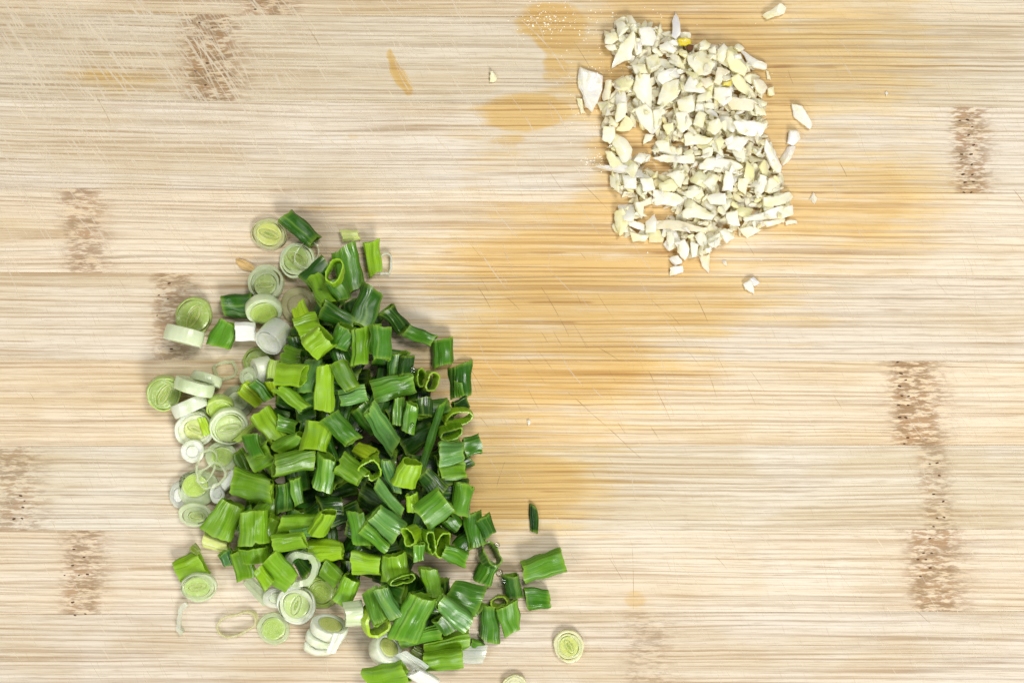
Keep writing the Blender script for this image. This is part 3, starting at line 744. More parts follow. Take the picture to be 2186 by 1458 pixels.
#@@PIECES@@
def inside(x, y, poly):
    c = False; n = len(poly)
    for i in range(n):
        (x1, y1), (x2, y2) = poly[i], poly[(i + 1) % n]
        if (y1 > y) != (y2 > y) and x < (x2 - x1) * (y - y1) / (y2 - y1) + x1: c = not c
    return c
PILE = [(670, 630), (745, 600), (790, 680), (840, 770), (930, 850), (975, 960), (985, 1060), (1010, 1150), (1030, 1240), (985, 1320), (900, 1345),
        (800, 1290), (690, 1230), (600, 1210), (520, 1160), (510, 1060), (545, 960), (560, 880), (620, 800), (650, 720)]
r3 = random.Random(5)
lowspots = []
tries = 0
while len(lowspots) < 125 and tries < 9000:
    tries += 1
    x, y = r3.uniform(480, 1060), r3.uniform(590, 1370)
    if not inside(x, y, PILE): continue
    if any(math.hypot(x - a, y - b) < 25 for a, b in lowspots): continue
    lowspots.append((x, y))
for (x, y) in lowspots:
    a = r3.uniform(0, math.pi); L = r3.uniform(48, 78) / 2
    tone = 'k' if x > 700 and r3.random() < .65 else ('d' if x > 600 else r3.choice(['dm', 'ld', 'lm']))  # low pieces: dark leaf tops, darkened further to put the gaps' shade in colour
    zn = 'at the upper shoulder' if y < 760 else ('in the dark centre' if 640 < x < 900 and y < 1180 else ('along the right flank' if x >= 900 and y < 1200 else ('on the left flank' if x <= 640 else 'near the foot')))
    lab = {'k': f'green scallion piece coloured blackish for shade, low {zn} of the pile', 'd': f'dark green scallion piece, shade-darkened, under brighter ones {zn} of the pile',
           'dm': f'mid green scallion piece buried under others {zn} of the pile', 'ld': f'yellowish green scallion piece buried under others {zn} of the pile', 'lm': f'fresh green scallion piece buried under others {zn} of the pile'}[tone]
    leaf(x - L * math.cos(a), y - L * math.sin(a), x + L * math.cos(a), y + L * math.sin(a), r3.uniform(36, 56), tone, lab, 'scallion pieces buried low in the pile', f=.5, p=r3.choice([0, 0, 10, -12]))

# --- loose slices at the pile's left and top
slice_(575, 500, 38, .86, 15, 'wy', 'yc', 'pale yellow round slice at the pile\'s top, touching the lone dark leaf tube', ang=-20, core=.72, mat=M_CLEAR, layers=1)
slice_(635, 557, 39, .95, 20, 'wg', 'g', 'round slice with a green eye just below the topmost dark leaf tube', ang=-30, tilt=12, az=160, core=.68, layers=1, off=(-.06, .05))
ringlet(655, 545, 30, 24, 10, 'wg', 'torn pale skin loop standing behind the green-eyed slice near the top', ang=60, tilt=25, az=30, mat=M_VCLEAR, wall=2.5, name='scallion_skin', cat='scallion skin')
slice_(568, 603, 37, 1.05, 24, 'wg', 'o', 'pale slice with its olive core sunk low, above the white-capped slice', ang=0, tilt=16, az=90, core=.62, off=(0, -.22), mat=M_CLEAR, layers=1)
slice_(638, 652, 39, .95, 8, 'wy', 'wy', 'yellowish see-through slice flat on the board under lime scraps', core=.6, mat=M_VCLEAR, cmat=M_VCLEAR, lens=False, layers=1)
leaf(476, 652, 545, 657, 50, 'd', 'dark green leaf tube lying left of the white-capped slice', f=.6)
slice_(563, 660, 37, .88, 34, 'wg', 'y', 'white-capped thick slice tipped over, lime core facing down the photo', tilt=26, az=-85, core=.78, layers=1, lens=False, off=(0, -.08))
slice_(414, 675, 41, .92, 26, 'g', 'o', 'olive green round slice above the upright white disc at the far left', ang=60, tilt=10, az=-60, core=.84, layers=1, mat=M_CLEAR)
slice_(394, 717, 42, .62, 32, 'wg', 'wg', 'whitish disc standing on edge against the upper olive slice', ang=-14, tilt=78, az=-104, core=.6, layers=1)
leaf(490, 688, 466, 740, 46, 'm', 'striped green leaf tube between the upright disc and a white stub', f=.6)
leaf(503, 706, 546, 707, 38, 'w', 'short glossy white stub beside a striped green tube', f=.75, mat=M_FLESH, cat='scallion piece', wall=9, group='white scallion stalk pieces')
slice_(552, 772, 33, .9, 18, 'g', 'o', 'olive slice half hidden under the white stalk pieces', core=.8, mat=M_CLEAR, layers=1)
slice_(585, 718, 29, 1.05, 52, 'w', 'w', 'thick white stalk stump with its bluish cut face towards the camera', tilt=35, az=-115, core=.86, layers=1, lens=False, ang=40)
slice_(560, 790, 27, 1.0, 34, 'w', 'w', 'white wedge of stalk beside the pale yellow strip', tilt=55, az=200, core=.5, layers=1, lens=False)
leaf(586, 768, 578, 810, 24, 'p', 'pale yellow-green strip standing beside the white wedge of stalk', f=.6, group='pale scallion pieces')
ringlet(482, 790, 24, 20, 7, 'wg', 'small see-through ring lying alone on the board above the left slices', ang=20, mat=M_VCLEAR, wall=6)
slice_(533, 806, 23, .95, 14, 'wg', 'wg', 'small whitish slice tucked above the bright lime facet', core=.5, layers=1, lens=False, mat=M_CLEAR)
slice_(350, 838, 36, 1.0, 40, 'g', 'o', 'olive green barrel slice at the far left of the pile', ang=60, tilt=22, az=-40, core=.86, layers=1, mat=M_FLESH)
slice_(440, 811, 34, .8, 20, 'wg', 'wg', 'thin whitish disc on edge, upper one of the two parallel discs', ang=-14, tilt=70, az=-104, core=.6, layers=1)
slice_(415, 825, 42, .7, 26, 'wg', 'wg', 'thin whitish disc on edge, lower one of the two parallel discs', ang=-14, tilt=74, az=-104, core=.6, layers=1)
slice_(428, 882, 15, .95, 24, 'wg', 'w', 'small whitish stump under the slanting edge-on disc', core=.5, layers=1, lens=False)
slice_(405, 866, 38, .7, 28, 'w', 'wg', 'whitish disc on edge slanting up to the right', ang=25, tilt=76, az=-65, core=.6, layers=1)
slice_(508, 857, 35, .98, 14, 'wg', 'wg', 'see-through slice under the yellow-hearted big one', core=.6, mat=M_VCLEAR, layers=1, lens=False)
slice_(470, 868, 29, .86, 32, 'y', 'g', 'lime rimmed slice peeping out above the big yellow-hearted slice', tilt=14, az=-90, core=.84, layers=1, lens=False)
slice_(415, 916, 40, .98, 18, 'w', 'yc', 'white slice with a deep yellow eye at the pile\'s left edge', ang=-30, tilt=8, az=60, core=.58, layers=1, off=(.06, .05))
leaf(428, 892, 446, 926, 22, 'y', 'bright lime wedge lying on the yellow-eyed white slice', f=.5, group='pale scallion pieces')
slice_(412, 962, 25, .95, 22, 'wb', 'w', 'white lump under the thin skin loops on the left', core=.5, layers=1, lens=False)
slice_(474, 974, 31, 1.1, 14, 'wg', 'g', 'see-through green-tinged slice beside the thin skin loops', ang=80, tilt=8, az=0, core=.66, mat=M_CLEAR, layers=1, lens=False)
slice_(489, 908, 39, 1.06, 34, 'wg', 'p', 'big pale green slice with a yellow heart, lying atop the left edge', ang=10, tilt=12, az=-75, core=.74, off=(0, -.06), layers=1, lc='py')
slice_(382, 1056, 19, 1.5, 16, 'wb', 'wb', 'bluish white scrap at the leftmost edge of the pile', core=.5, layers=1, lens=False, mat=M_CLEAR)
slice_(424, 1042, 42, .94, 12, 'wg', 'y', 'wide pale slice with a lime core under the thin loops', ang=20, core=.62, layers=1, lens=False, off=(-.12, .2), mat=M_CLEAR)
slice_(464, 1052, 16, 1.35, 22, 'w', 'wb', 'small white lump right of the wide lime-cored slice', core=.5, layers=1, lens=False)
slice_(417, 1098, 36, .72, 12, 'wg', 'o', 'flat pale slice with a small green eye on the lower left', core=.48, layers=1, mat=M_CLEAR, off=(.1, -.1))
leaf(476, 1040, 504, 1010, 26, 'w', 'white stub pointing at the curled lime piece on the left', f=.8, mat=M_FLESH, wall=7, group='white scallion stalk pieces')
ringlet(440, 993, 40, 19, 10, 'wg', 'long thin see-through skin loop on the left edge', ang=75, tilt=10, az=0, mat=M_VCLEAR, wall=4, name='scallion_skin', cat='scallion skin')
ringlet(453, 1015, 34, 24, 9, 'wg', 'rounder thin skin loop lying over the lime-cored slice', ang=40, tilt=12, az=200, mat=M_VCLEAR, wall=4, name='scallion_skin', cat='scallion skin')
leaf(504, 942, 546, 903, 15, 'p', 'narrow pale green sliver bridging the big yellow-hearted slice and the leaves', f=.5, group='pale scallion pieces')
leaf(378, 1222, 436, 1200, 54, 'l', 'yellowish green folded tube at the lower left, apart from the leaves', f=.55)
slice_(425, 1252, 38, .85, 16, 'wg', 'g', 'pale slice with a green eye under the folded tube at lower left', ang=10, core=.68, off=(-.08, .06), layers=1, mat=M_CLEAR)
leaf(410, 1165, 425, 1180, 16, 'o', 'small olive scrap above the folded tube at lower left', f=.4, mat=M_CLEAR, wall=5, group='pale scallion pieces')
ringlet(424, 1322, 42, 46, 12, 'wb', 'curved white see-through skin strip at the bottom left', ang=84, mat=M_VCLEAR, wall=9, arc=105, name='scallion_skin', cat='scallion skin', group='scallion skins')
ringlet(505, 1332, 43, 25, 9, 'wy', 'big empty see-through ring lying flat at the bottom left', ang=20, mat=M_VCLEAR, wall=4.5)
slice_(584, 1341, 35, .96, 11, 'wg', 'g', 'see-through slice with a plain green centre right of the empty ring', core=.70, lens=False, layers=1, mat=M_VCLEAR)
leaf(525, 1235, 575, 1285, 30, 'wg', 'pale curved skin strip left of the big white-rimmed slice', f=.35, arc=130, mat=M_VCLEAR, group='scallion skins', cat='scallion skin')
slice_(686, 1262, 37, .95, 14, 'g', 'o', 'dull olive see-through slice behind the white-rimmed one', core=.7, lens=False, layers=1, mat=M_CLEAR)
slice_(590, 1275, 30, .7, 12, 'w', 'wg', 'white scrap tucked left under the white-rimmed slice', core=.5, lens=False, layers=1, mat=M_CLEAR)
slice_(633, 1290, 40, 1.03, 20, 'w', 'p', 'white-rimmed round slice with green crescents along the bottom edge', ang=70, core=.66, layers=1, lc='g')
slice_(686, 1378, 36, .55, 22, 'w', 'w', 'lowest white layer of the small stacked stalk', tilt=30, az=60, core=.5, layers=1, lens=False)
slice_(692, 1360, 38, .6, 20, 'w', 'wg', 'middle white layer of the small stacked stalk', tilt=30, az=60, core=.5, layers=1, lens=False)
slice_(703, 1340, 38, .72, 26, 'w', 'yc', 'top layer of the small stacked stalk, yellow core showing', ang=-15, tilt=32, az=70, core=.66, layers=1, lens=False)
leaf(722, 1350, 705, 1395, 22, 'wb', 'loose white skin flap hanging off the stacked stalk', f=.3, arc=120, mat=M_VCLEAR, group='scallion skins', cat='scallion skin')
slice_(1214, 1378, 34, .95, 17, 'wy', 'yc', 'lone pale slice with a yellow heart on the bare board, right of the pile', ang=-60, core=.62, layers=1)
slice_(1098, 1464, 27, .9, 16, 'wy', 'wy', 'pale slice mostly cut off by the bottom of the photo', core=.6, layers=1)
leaf(1139, 1078, 1140, 1136, 18, 'k', 'tiny blackish green sliver lying alone right of the pile', f=.4)
leaf(1116, 1221, 1204, 1193, 54, 'm', 'big plain green tube lying alone on the right of the pile', f=.55, slant0=.1, slant1=.1, extra=0) if False else leaf(1116, 1221, 1204, 1193, 54, 'm', 'big plain green tube lying alone on the right of the pile', f=.75, slant0=.1, slant1=.05)
leaf(1122, 1278, 1174, 1279, 46, 'dm', 'short ribbed green tube below the big lone one', f=.5)
leaf(730, 505, 767, 502, 22, 'py', 'tiny pale yellow stub lying alone above the pile', f=.8, mat=M_FLESH, wall=6, group='pale scallion pieces')
ringlet(822, 564, 15, 24, 9, 'wb', 'thin white skin crescent right of the upright lime tube', ang=0, mat=M_CLEAR, wall=4, name='scallion_skin', cat='scallion skin')

# --- top of the pile
leaf(608, 460, 674, 517, 42, 'd', 'topmost dark green tube, beside the pale yellow slice', f=.65)
leaf(793, 515, 801, 587, 33, 'l', 'upright lime green tube at the top right of the pile', f=.6, p=-8)
leaf(652, 607, 697, 558, 42, 'd', 'dark green tube behind the small upright lime ring', f=.5)
leaf(733, 528, 753, 626, 54, 'm', 'wide ribbed green tube right of the small upright lime ring', f=.5)
leaf(668, 588, 706, 652, 40, 'lm', 'wet shining green tube left of the small upright lime ring', f=.55)
leaf(712, 600, 735, 640, 36, 'dm', 'short green piece under the small upright lime ring', f=.5)
ringlet(714, 583, 17, 25, 32, 'l', 'small lime ring standing open on the topmost tubes', ang=-15, tilt=10, az=-60, egg=.1)
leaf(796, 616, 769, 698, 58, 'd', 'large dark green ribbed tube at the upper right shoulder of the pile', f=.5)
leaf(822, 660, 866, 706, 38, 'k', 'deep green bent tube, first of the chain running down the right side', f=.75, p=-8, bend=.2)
leaf(866, 704, 926, 728, 32, 'dm', 'slit green tube, second of the chain running down the right side', f=.6)
leaf(945, 724, 947, 781, 45, 'dm', 'barrel shaped green tube, third of the chain running down the right side', f=.65, p=6)
leaf(980, 777, 984, 848, 50, 'd', 'squarish dark green leaf flap at the right edge of the pile', f=.4, arc=170)
leaf(976, 815, 980, 848, 24, 'm', 'small lighter green tab lying on the squarish dark flap', f=.4, arc=150)
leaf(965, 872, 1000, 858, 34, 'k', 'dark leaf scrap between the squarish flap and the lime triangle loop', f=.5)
leaf(632, 650, 656, 702, 38, 'y', 'crumpled lime scrap lying on the see-through slice', f=.5, arc=200)
leaf(634, 706, 684, 690, 46, 'l', 'lime tube with its open end to the left, above the pale block', f=.65, p=-25)
leaf(688, 658, 752, 695, 40, 'd', 'dark green tube pointing at the gleaming open one', f=.55)
leaf(747, 696, 724, 742, 46, 'dm', 'gleaming green tube with a dark open mouth facing up', f=.7, p=-32)
leaf(702, 716, 660, 748, 52, 'l', 'pale lime block shaped tube with clean square corners', f=.6)
leaf(772, 702, 766, 776, 36, 'ld', 'pinched lime and dark tube left of the ribbed barrel', f=.6, p=8, pinch=.35)
leaf(814, 699, 815, 766, 43, 'dm', 'ribbed green barrel below the large dark tube', f=.65)
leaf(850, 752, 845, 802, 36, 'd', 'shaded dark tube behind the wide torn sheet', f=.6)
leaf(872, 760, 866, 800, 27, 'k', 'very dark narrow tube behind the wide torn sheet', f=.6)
ringlet(893, 808, 12, 20, 34, 'ld', 'narrow green ring standing right of the wide torn sheet', ang=15, tilt=12, az=20, pinch=.2)
ringlet(919, 814, 14, 20, 26, 'o', 'olive ring standing at the right end of the wide torn sheet', ang=-10, tilt=8, az=-30)
leaf(600, 758, 646, 764, 42, 'ld', 'dull green curled piece above the striped lime tube', f=.5, arc=220)
leaf(672, 768, 648, 838, 40, 'b', 'bluish green tube with a wet glint on its upper end', f=.5)
leaf(725, 850, 781, 838, 40, 'b', 'bluish green leaf sheet under the slanted open-mouthed tube', f=.4, arc=160)
leaf(590, 800, 652, 803, 50, 'l', 'striped lime tube lying level beside the pale yellow strip', f=.55)
leaf(594, 828, 652, 870, 30, 'lm', 'slim light green tube sloping down below the striped lime tube', f=.6)
leaf(575, 815, 580, 845, 24, 'y', 'little lime tongue under the pale yellow strip', f=.5)
leaf(518, 822, 556, 862, 34, 'y', 'bright lime facet, brightest piece on the pile\'s left shoulder', f=.6)
leaf(540, 815, 574, 852, 26, 'dm', 'green side leaning on the bright lime facet', f=.6)
leaf(722, 776, 752, 830, 40, 'ld', 'slanted lime tube with a dark open mouth at its lower end', f=.75, p=30)
leaf(695, 782, 693, 874, 38, 'l', 'upright lime tube with its round open mouth at the bottom', f=.7, p=17)
leaf(795, 840, 884, 815, 54, 'm', 'wide torn leaf sheet spread above the narrow standing rings', f=.35, arc=170)
leaf(552, 880, 596, 938, 46, 'l', 'ribbed lime tube sloping down right of the big yellow-hearted slice', f=.5)
leaf(592, 900, 632, 915, 30, 'm', 'flat green wedge right of the sloping ribbed lime tube', f=.4, arc=150)
leaf(530, 930, 552, 976, 36, 'dm', 'short dark green tube below the narrow pale sliver', f=.5)
leaf(508, 962, 526, 1006, 28, 'ld', 'olive lime sliver left of the short dark tube', f=.5)
leaf(598, 962, 646, 926, 38, 'ld', 'curled green loop left of the ribbed lime sheet', f=.75, p=22, wob=.12)
leaf(682, 900, 669, 962, 56, 'l', 'ribbed lime sheet with its torn lower edge curling under', f=.45, p=6)
leaf(705, 888, 752, 942, 44, 'dm', 'arched green tube with a dark mouth facing lower right', f=.7, p=28, bend=.12)
leaf(790, 868, 844, 956, 38, 'b', 'long bluish green tube lying diagonally in the middle of the pile', f=.6)
leaf(852, 850, 846, 908, 24, 'm', 'narrow green fold beside the white glinting tube', f=.6)
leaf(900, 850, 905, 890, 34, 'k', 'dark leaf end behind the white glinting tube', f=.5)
leaf(881, 861, 869, 922, 31, 'm', 'tube with a white wet gleam and a tiny bubble on it', f=.65)
leaf(945, 862, 898, 1006, 15, 'dm', 'long thin blade standing out diagonally over the right side', f=.6, nv=14)
ringlet(971, 890, 29, 15, 24, 'l', 'lime triangular loop at the right edge of the pile', ang=8, tilt=10, az=-90, egg=.2, wob=.09)
ringlet(962, 922, 24, 14, 24, 'ld', 'flattened green loop just below the lime triangular loop', ang=12, tilt=10, az=-90)
leaf(936, 1005, 994, 1003, 40, 'ld', 'dull lime strip under the bluish square sheet on the right', f=.4)
leaf(990, 956, 1026, 948, 44, 'dm', 'small green tube end sticking out furthest right of the upper pile', f=.5)
leaf(938, 970, 990, 961, 50, 'b', 'bluish green square sheet at the right edge', f=.4)
leaf(585, 990, 668, 985, 54, 'ld', 'broad ribbed tube with a curled mouth at its left end', f=.6, p=-16)
leaf(498, 1024, 582, 1048, 58, 'ld', 'chunky green tube with nested leaves at the left of the pile', f=.6, p=-18, nest='l')
leaf(607, 1030, 608, 1092, 34, 'd', 'dark green upright tube right of the chunky nested tube', f=.55)
leaf(630, 1018, 637, 1077, 24, 'm', 'narrow light green tube standing between dark ones', f=.6)
leaf(702, 970, 686, 1046, 46, 'm', 'clean cut bluish striped tube in the pile\'s middle', f=.55)
leaf(724, 985, 772, 1022, 46, 'ld', 'ribbed lime tube with a wide curled mouth right of the striped one', f=.6, p=22)
leaf(757, 955, 802, 978, 34, 'y', 'bright lime horn shaped curl in the middle of the pile', f=.75, p=20)
ringlet(792, 1000, 20, 22, 26, 'l', 'heart shaped lime curl just below the horn shaped one', ang=30, tilt=20, az=200, pinch=.45)
leaf(824, 980, 850, 1053, 30, 'bd', 'pointed bluish leaf in the middle right of the heart shaped curl', f=.4, point=.45)
leaf(882, 982, 858, 1037, 46, 'l', 'bright lime tube with a wide open top under the long thin blade', f=.6, p=-26)
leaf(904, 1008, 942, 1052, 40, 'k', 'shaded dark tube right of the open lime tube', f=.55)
leaf(804, 1030, 856, 1099, 28, 'b', 'slim tube with a frosty white gleam along its back', f=.6)
leaf(992, 1033, 980, 1097, 48, 'm', 'green tube leaning out at the right edge below the lime strip', f=.5)
leaf(878, 1054, 882, 1092, 25, 'l', 'small lime v shaped curl in the pile\'s dark centre', f=.8, p=-35, arc=250)
leaf(955, 1100, 980, 1125, 34, 'dm', 'green tube end below the broad ribbed sheet', f=.5)
leaf(899, 1104, 950, 1064, 66, 'm', 'broad ribbed bluish sheet on the right side of the pile', f=.32)
leaf(500, 1072, 458, 1142, 62, 'lm', 'wide plain lime leaf piece above the glossy yellow stub', f=.45)
leaf(436, 1150, 489, 1168, 34, 'py', 'glossy yellow stub at the pile\'s lower left', f=.75, mat=M_FLESH, wall=6, group='pale scallion pieces')
leaf(480, 1175, 492, 1206, 30, 'bd', 'small dark bluish scrap below the glossy yellow stub', f=.5)
leaf(515, 1168, 524, 1238, 40, 'ld', 'leaning lime tube hanging over the lower left edge', f=.5)
leaf(542, 1165, 545, 1200, 60, 'ld', 'lower step of the broad square lime tube', f=.4)
leaf(542, 1090, 540, 1162, 62, 'lm', 'broad square lime tube at the left, striped across', f=.5)
leaf(596, 1120, 682, 1118, 50, 'lm', 'lime tube with a bluish lower band, left centre', f=.55)
leaf(618, 1138, 672, 1135, 20, 'b', 'bluish strip lying along the lime tube, left centre', f=.4)
leaf(702, 1083, 680, 1146, 36, 'l', 'lime curl with its mouth open upward beside the bluish band', f=.7, p=-26)
leaf(584, 1162, 652, 1152, 36, 'lm', 'low lime tube above the dark crescent shadow', f=.5)
leaf(755, 1094, 776, 1162, 42, 'm', 'smooth green sheet left of the slim bright tube', f=.4)
leaf(800, 1092, 850, 1142, 52, 'b', 'bluish green wide tube in the pile\'s lower middle', f=.5)
leaf(776, 1122, 826, 1174, 24, 'm', 'slim bright tube lying across the smooth green sheet', f=.7)
leaf(1010, 1094, 1018, 1166, 38, 'dm', 'upright green tube at the right edge above the open dark mouth', f=.6)
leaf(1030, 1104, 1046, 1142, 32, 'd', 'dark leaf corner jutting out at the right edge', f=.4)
ringlet(938, 1158, 15, 28, 34, 'l', 'tall lime ring with a black mouth in the lower right', ang=-12, tilt=14, az=20)
leaf(948, 1172, 996, 1196, 32, 'm', 'short green tube growing right from the tall lime ring', f=.65)
ringlet(880, 1142, 13, 20, 34, 'l', 'small twisted lime ring left of the tall lime ring', ang=25, tilt=12, az=200, pinch=.4)
ringlet(914, 1155, 10, 24, 30, 'ld', 'thin folded lime ring squeezed beside the tall one', ang=10, tilt=8, az=0, pinch=.3)
leaf(895, 1158, 893, 1197, 22, 'm', 'narrow green stub below the small twisted ring', f=.6)
leaf(1046, 1196, 1024, 1242, 44, 'dm', 'green tube with its edge curled, right edge of the lower pile', f=.6, arc=250, roll=20)
ringlet(1046, 1184, 19, 26, 30, 'd', 'dark open mouth ring at the right edge beside the water drop', ang=30, tilt=18, az=20)
leaf(660, 1180, 732, 1174, 44, 'l', 'ribbed lime tube with a torn mouth at its right end', f=.6, p=16)
leaf(690, 1210, 725, 1238, 40, 'ld', 'dull lime tube under the ribbed one with a torn mouth', f=.5)
ringlet(642, 1214, 33, 42, 12, 'wg', 'milky see-through ring leaning behind the large lime tube', ang=-10, tilt=12, az=30, mat=M_CLEAR, wall=14)
leaf(572, 1192, 622, 1246, 64, 'lm', 'large lime tube lying across the lower left of the pile', f=.45)
leaf(551, 1215, 575, 1250, 30, 'l', 'lime tube end at the left of the large lime tube', f=.5)
leaf(752, 1200, 812, 1205, 50, 'l', 'striped lime tube, left one of the touching pair at bottom centre', f=.55)
leaf(842, 1180, 846, 1236, 52, 'lm', 'pale ribbed tube, right one of the touching pair at bottom centre', f=.5)
ringlet(858, 1236, 27, 9, 18, 'ld', 'flat dark mouthed loop under the pale ribbed tube', ang=12)
leaf(915, 1214, 930, 1272, 36, 'ld', 'ragged olive tube in the dark hollow near the bottom', f=.65, p=-22)
leaf(960, 1262, 1026, 1284, 66, 'dm', 'large faintly ribbed greyish green sheet at the lower right', f=.38)
leaf(752, 1228, 726, 1288, 44, 'lm', 'ribbed light tube slanting down to the pale stalk', f=.55)
leaf(736, 1310, 776, 1311, 56, 'wg', 'pale greenish white stalk stump at the bottom of the pile', f=.8, mat=M_FLESH, wall=14, group='white scallion stalk pieces')
ringlet(800, 1322, 27, 31, 36, 'y', 'open lime barrel beside the pale stalk stump', ang=20, tilt=14, az=-60, wall=6)
leaf(788, 1260, 818, 1326, 36, 'm', 'green tube leaning over the open lime barrel', f=.6)
leaf(812, 1256, 846, 1316, 34, 'b', 'bluish tube leaning beside the green one over the lime barrel', f=.6)
leaf(850, 1368, 944, 1346, 42, 'm', 'green sheet under the large wet gleaming tube', f=.35, arc=170)
leaf(940, 1310, 965, 1350, 40, 'dm', 'green piece under the bluish smooth tube at the bottom', f=.5)
leaf(906, 1264, 858, 1370, 58, 'm', 'large tube with white wet gleams near the bottom', f=.5)
leaf(938, 1278, 998, 1338, 38, 'b', 'smooth bluish tube right of the large wet gleaming one', f=.6)
leaf(1088, 1226, 1098, 1276, 40, 'd', 'dark tube under the glassy droplets at the lower right', f=.6, roll=0)
ringlet(1068, 1282, 18, 12, 22, 'o', 'olive rimmed loop above the two striped upright tubes', ang=10)
leaf(1042, 1290, 1046, 1368, 42, 'dm', 'dark striped upright tube, left of the bottom right pair', f=.5)
leaf(1078, 1288, 1094, 1351, 42, 'm', 'plain rounded tube, right of the bottom right pair', f=.55)
leaf(880, 1385, 905, 1405, 34, 'o', 'olive scrap between the white stub and the striped tubes', f=.5, mat=M_CLEAR, wall=8, group='pale scallion pieces')
slice_(822, 1386, 33, .85, 42, 'w', 'yc', 'white stub with a creamy core at the very bottom of the pile', ang=-55, tilt=42, az=40, core=.64, layers=1, lens=False)
leaf(1004, 1372, 1030, 1388, 26, 'm', 'small green end right of the bottom striped tubes', f=.5)
leaf(985, 1402, 1036, 1400, 46, 'wb', 'flat see-through white flake at the bottom right of the pile', f=.22, arc=140, mat=M_CLEAR, group='scallion skins', cat='scallion skin')
leaf(905, 1380, 1002, 1364, 34, 'lm', 'upper of the two striped tubes lying level at the bottom', f=.6)
leaf(902, 1413, 988, 1402, 42, 'lm', 'lower of the two striped tubes lying level at the bottom', f=.6)
leaf(850, 1395, 905, 1432, 34, 'wb', 'torn see-through skin below the white stub', f=.3, arc=140, mat=M_CLEAR, group='scallion skins', cat='scallion skin')
leaf(882, 1430, 925, 1462, 38, 'w', 'white stalk piece running off the bottom of the photo', f=.6, mat=M_FLESH, wall=8, group='white scallion stalk pieces')
leaf(778, 1452, 868, 1428, 48, 'lm', 'green tube at the bottom edge, cut off by the photo', f=.5)
def peel_flake():
    V, F, A = tube_geo(46, 9, 3, 2, 991, arc=200, point=.6)
    zm = sum(v[2] for v in V) / len(V); V = [(a, b, c - zm) for a, b, c in V]
    Mx = settle(524, 566, samples(V, F), Matrix.Rotation(math.radians(-28), 3, 'Z'))
    o = link('dry_peel', make_mesh('dry_peel', V, F, M_PEEL, True)); o.matrix_world = Mx
    tag(o, 'tan dry sliver of peel on the board left of the pile\'s top', 'peel')
peel_flake()
# drops of water and juice
def drop(px, py, r_, label, z=0.0, flat=.55, mat=None, on=None):
    bm = bmesh.new(); bmesh.ops.create_icosphere(bm, subdivisions=3, radius=r_ * S)
    for v in bm.verts:
        v.co.z *= flat; k = 1 + .12 * mnoise.noise(v.co * (40 / (r_ * S) / 40)); v.co.x *= k; v.co.y *= k
    me = bpy.data.meshes.new('water_drop'); bm.to_mesh(me); bm.free(); me.shade_smooth(); me.materials.append(mat or M_WATER)
    o = link('water_drop', me)
    cx, cy = P(px, py); i, j = cellidx(np.array([cx]), np.array([cy])); h = float(HF[i[0], j[0]])
    cx, cy = P(px, py, h); o.location = (cx * S, cy * S, (h + r_ * flat * .35) * S)
    tag(o, label, 'water drop', 'water drops on the scallions')
for a in [(1061, 1163, 6, 'clear water drop on the board at the pile\'s right edge'), (1066, 1222, 8, 'glassy drop on the dark tube at the lower right, upper one'), (1076, 1240, 7, 'glassy drop on the dark tube at the lower right, lower one'),
          (893, 1300, 6, 'upper wet bead on the large gleaming tube near the bottom'), (888, 1318, 5, 'lower wet bead on the large gleaming tube near the bottom'), (880, 908, 5, 'round bubble on the white glinting tube'),
          (683, 622, 6, 'wet bead on the shining tube beside the small upright ring'), (882, 790, 6, 'clear drop behind the narrow standing ring'), (655, 765, 5, 'wet bead on the bluish green tube\'s upper end')]:
    drop(*a)
#@@GARLIC@@
# ------------------------------------------------------------------ minced garlic
HF[:] = 0
GCOL = [lin(c) for c in ('FDFADC', 'FDFBE8', 'FCF6C6', 'FDF8D0', 'FEFCEE', 'FAF2B8', 'FDF8D8')]
def chip_geo(l, w_, t, r, n=11):
    bm = bmesh.new()
    kind = r.random()
    for i in range(n):
        a = r.uniform(0, math.tau); k = r.uniform(.75, 1)
        x = math.cos(a) * k * l / 2; y = math.sin(a) * k * w_ / 2
        if kind < .6: y *= (1 - .55 * (x / l + .5))
        bm.verts.new((x, y, r.choice((-1, 1)) * t / 2 * r.uniform(.55, 1)))
    res = bmesh.ops.convex_hull(bm, input=bm.verts)
    bmesh.ops.delete(bm, geom=list({g for g in res['geom_interior'] + res['geom_unused'] if isinstance(g, bmesh.types.BMVert)}), context='VERTS')
    bmesh.ops.dissolve_limit(bm, angle_limit=math.radians(14), verts=bm.verts, edges=bm.edges)
    bmesh.ops.bevel(bm, geom=list(bm.edges), offset=min(t, w_) * .08, segments=1, affect='EDGES', profile=.6)
    bmesh.ops.triangulate(bm, faces=bm.faces)
    long_ = [e for e in bm.edges if e.calc_length() > 8]
    bmesh.ops.subdivide_edges(bm, edges=long_, cuts=1, use_grid_fill=True)
    o3 = Vector((r.uniform(0, 99), r.uniform(0, 99), 0))
    for v in bm.verts:
        q = v.co * .11 + o3
        v.co += Vector((mnoise.noise(q), mnoise.noise(q + Vector((9, 0, 0))), mnoise.noise(q + Vector((0, 9, 0))))) * .8
    bmesh.ops.recalc_face_normals(bm, faces=bm.faces)
    bmesh.ops.triangulate(bm, faces=bm.faces)
    V = [tuple(v.co) for v in bm.verts]; F = [tuple(v.index for v in f.verts) for f in bm.faces]
    bm.free()
    return V, F
r4 = random.Random(77)
PROTO = []
for i in range(26):
    l = r4.uniform(28, 52); V, F = chip_geo(l, l * r4.uniform(.42, .85), r4.uniform(7, 12), r4, r4.choice((7, 8, 9)))
    PROTO.append((V, F, make_mesh('garlic_chip', V, F, M_GARLIC, True), samples(V, F))); PROTO[-1][2].set_sharp_from_angle(angle=math.radians(38))
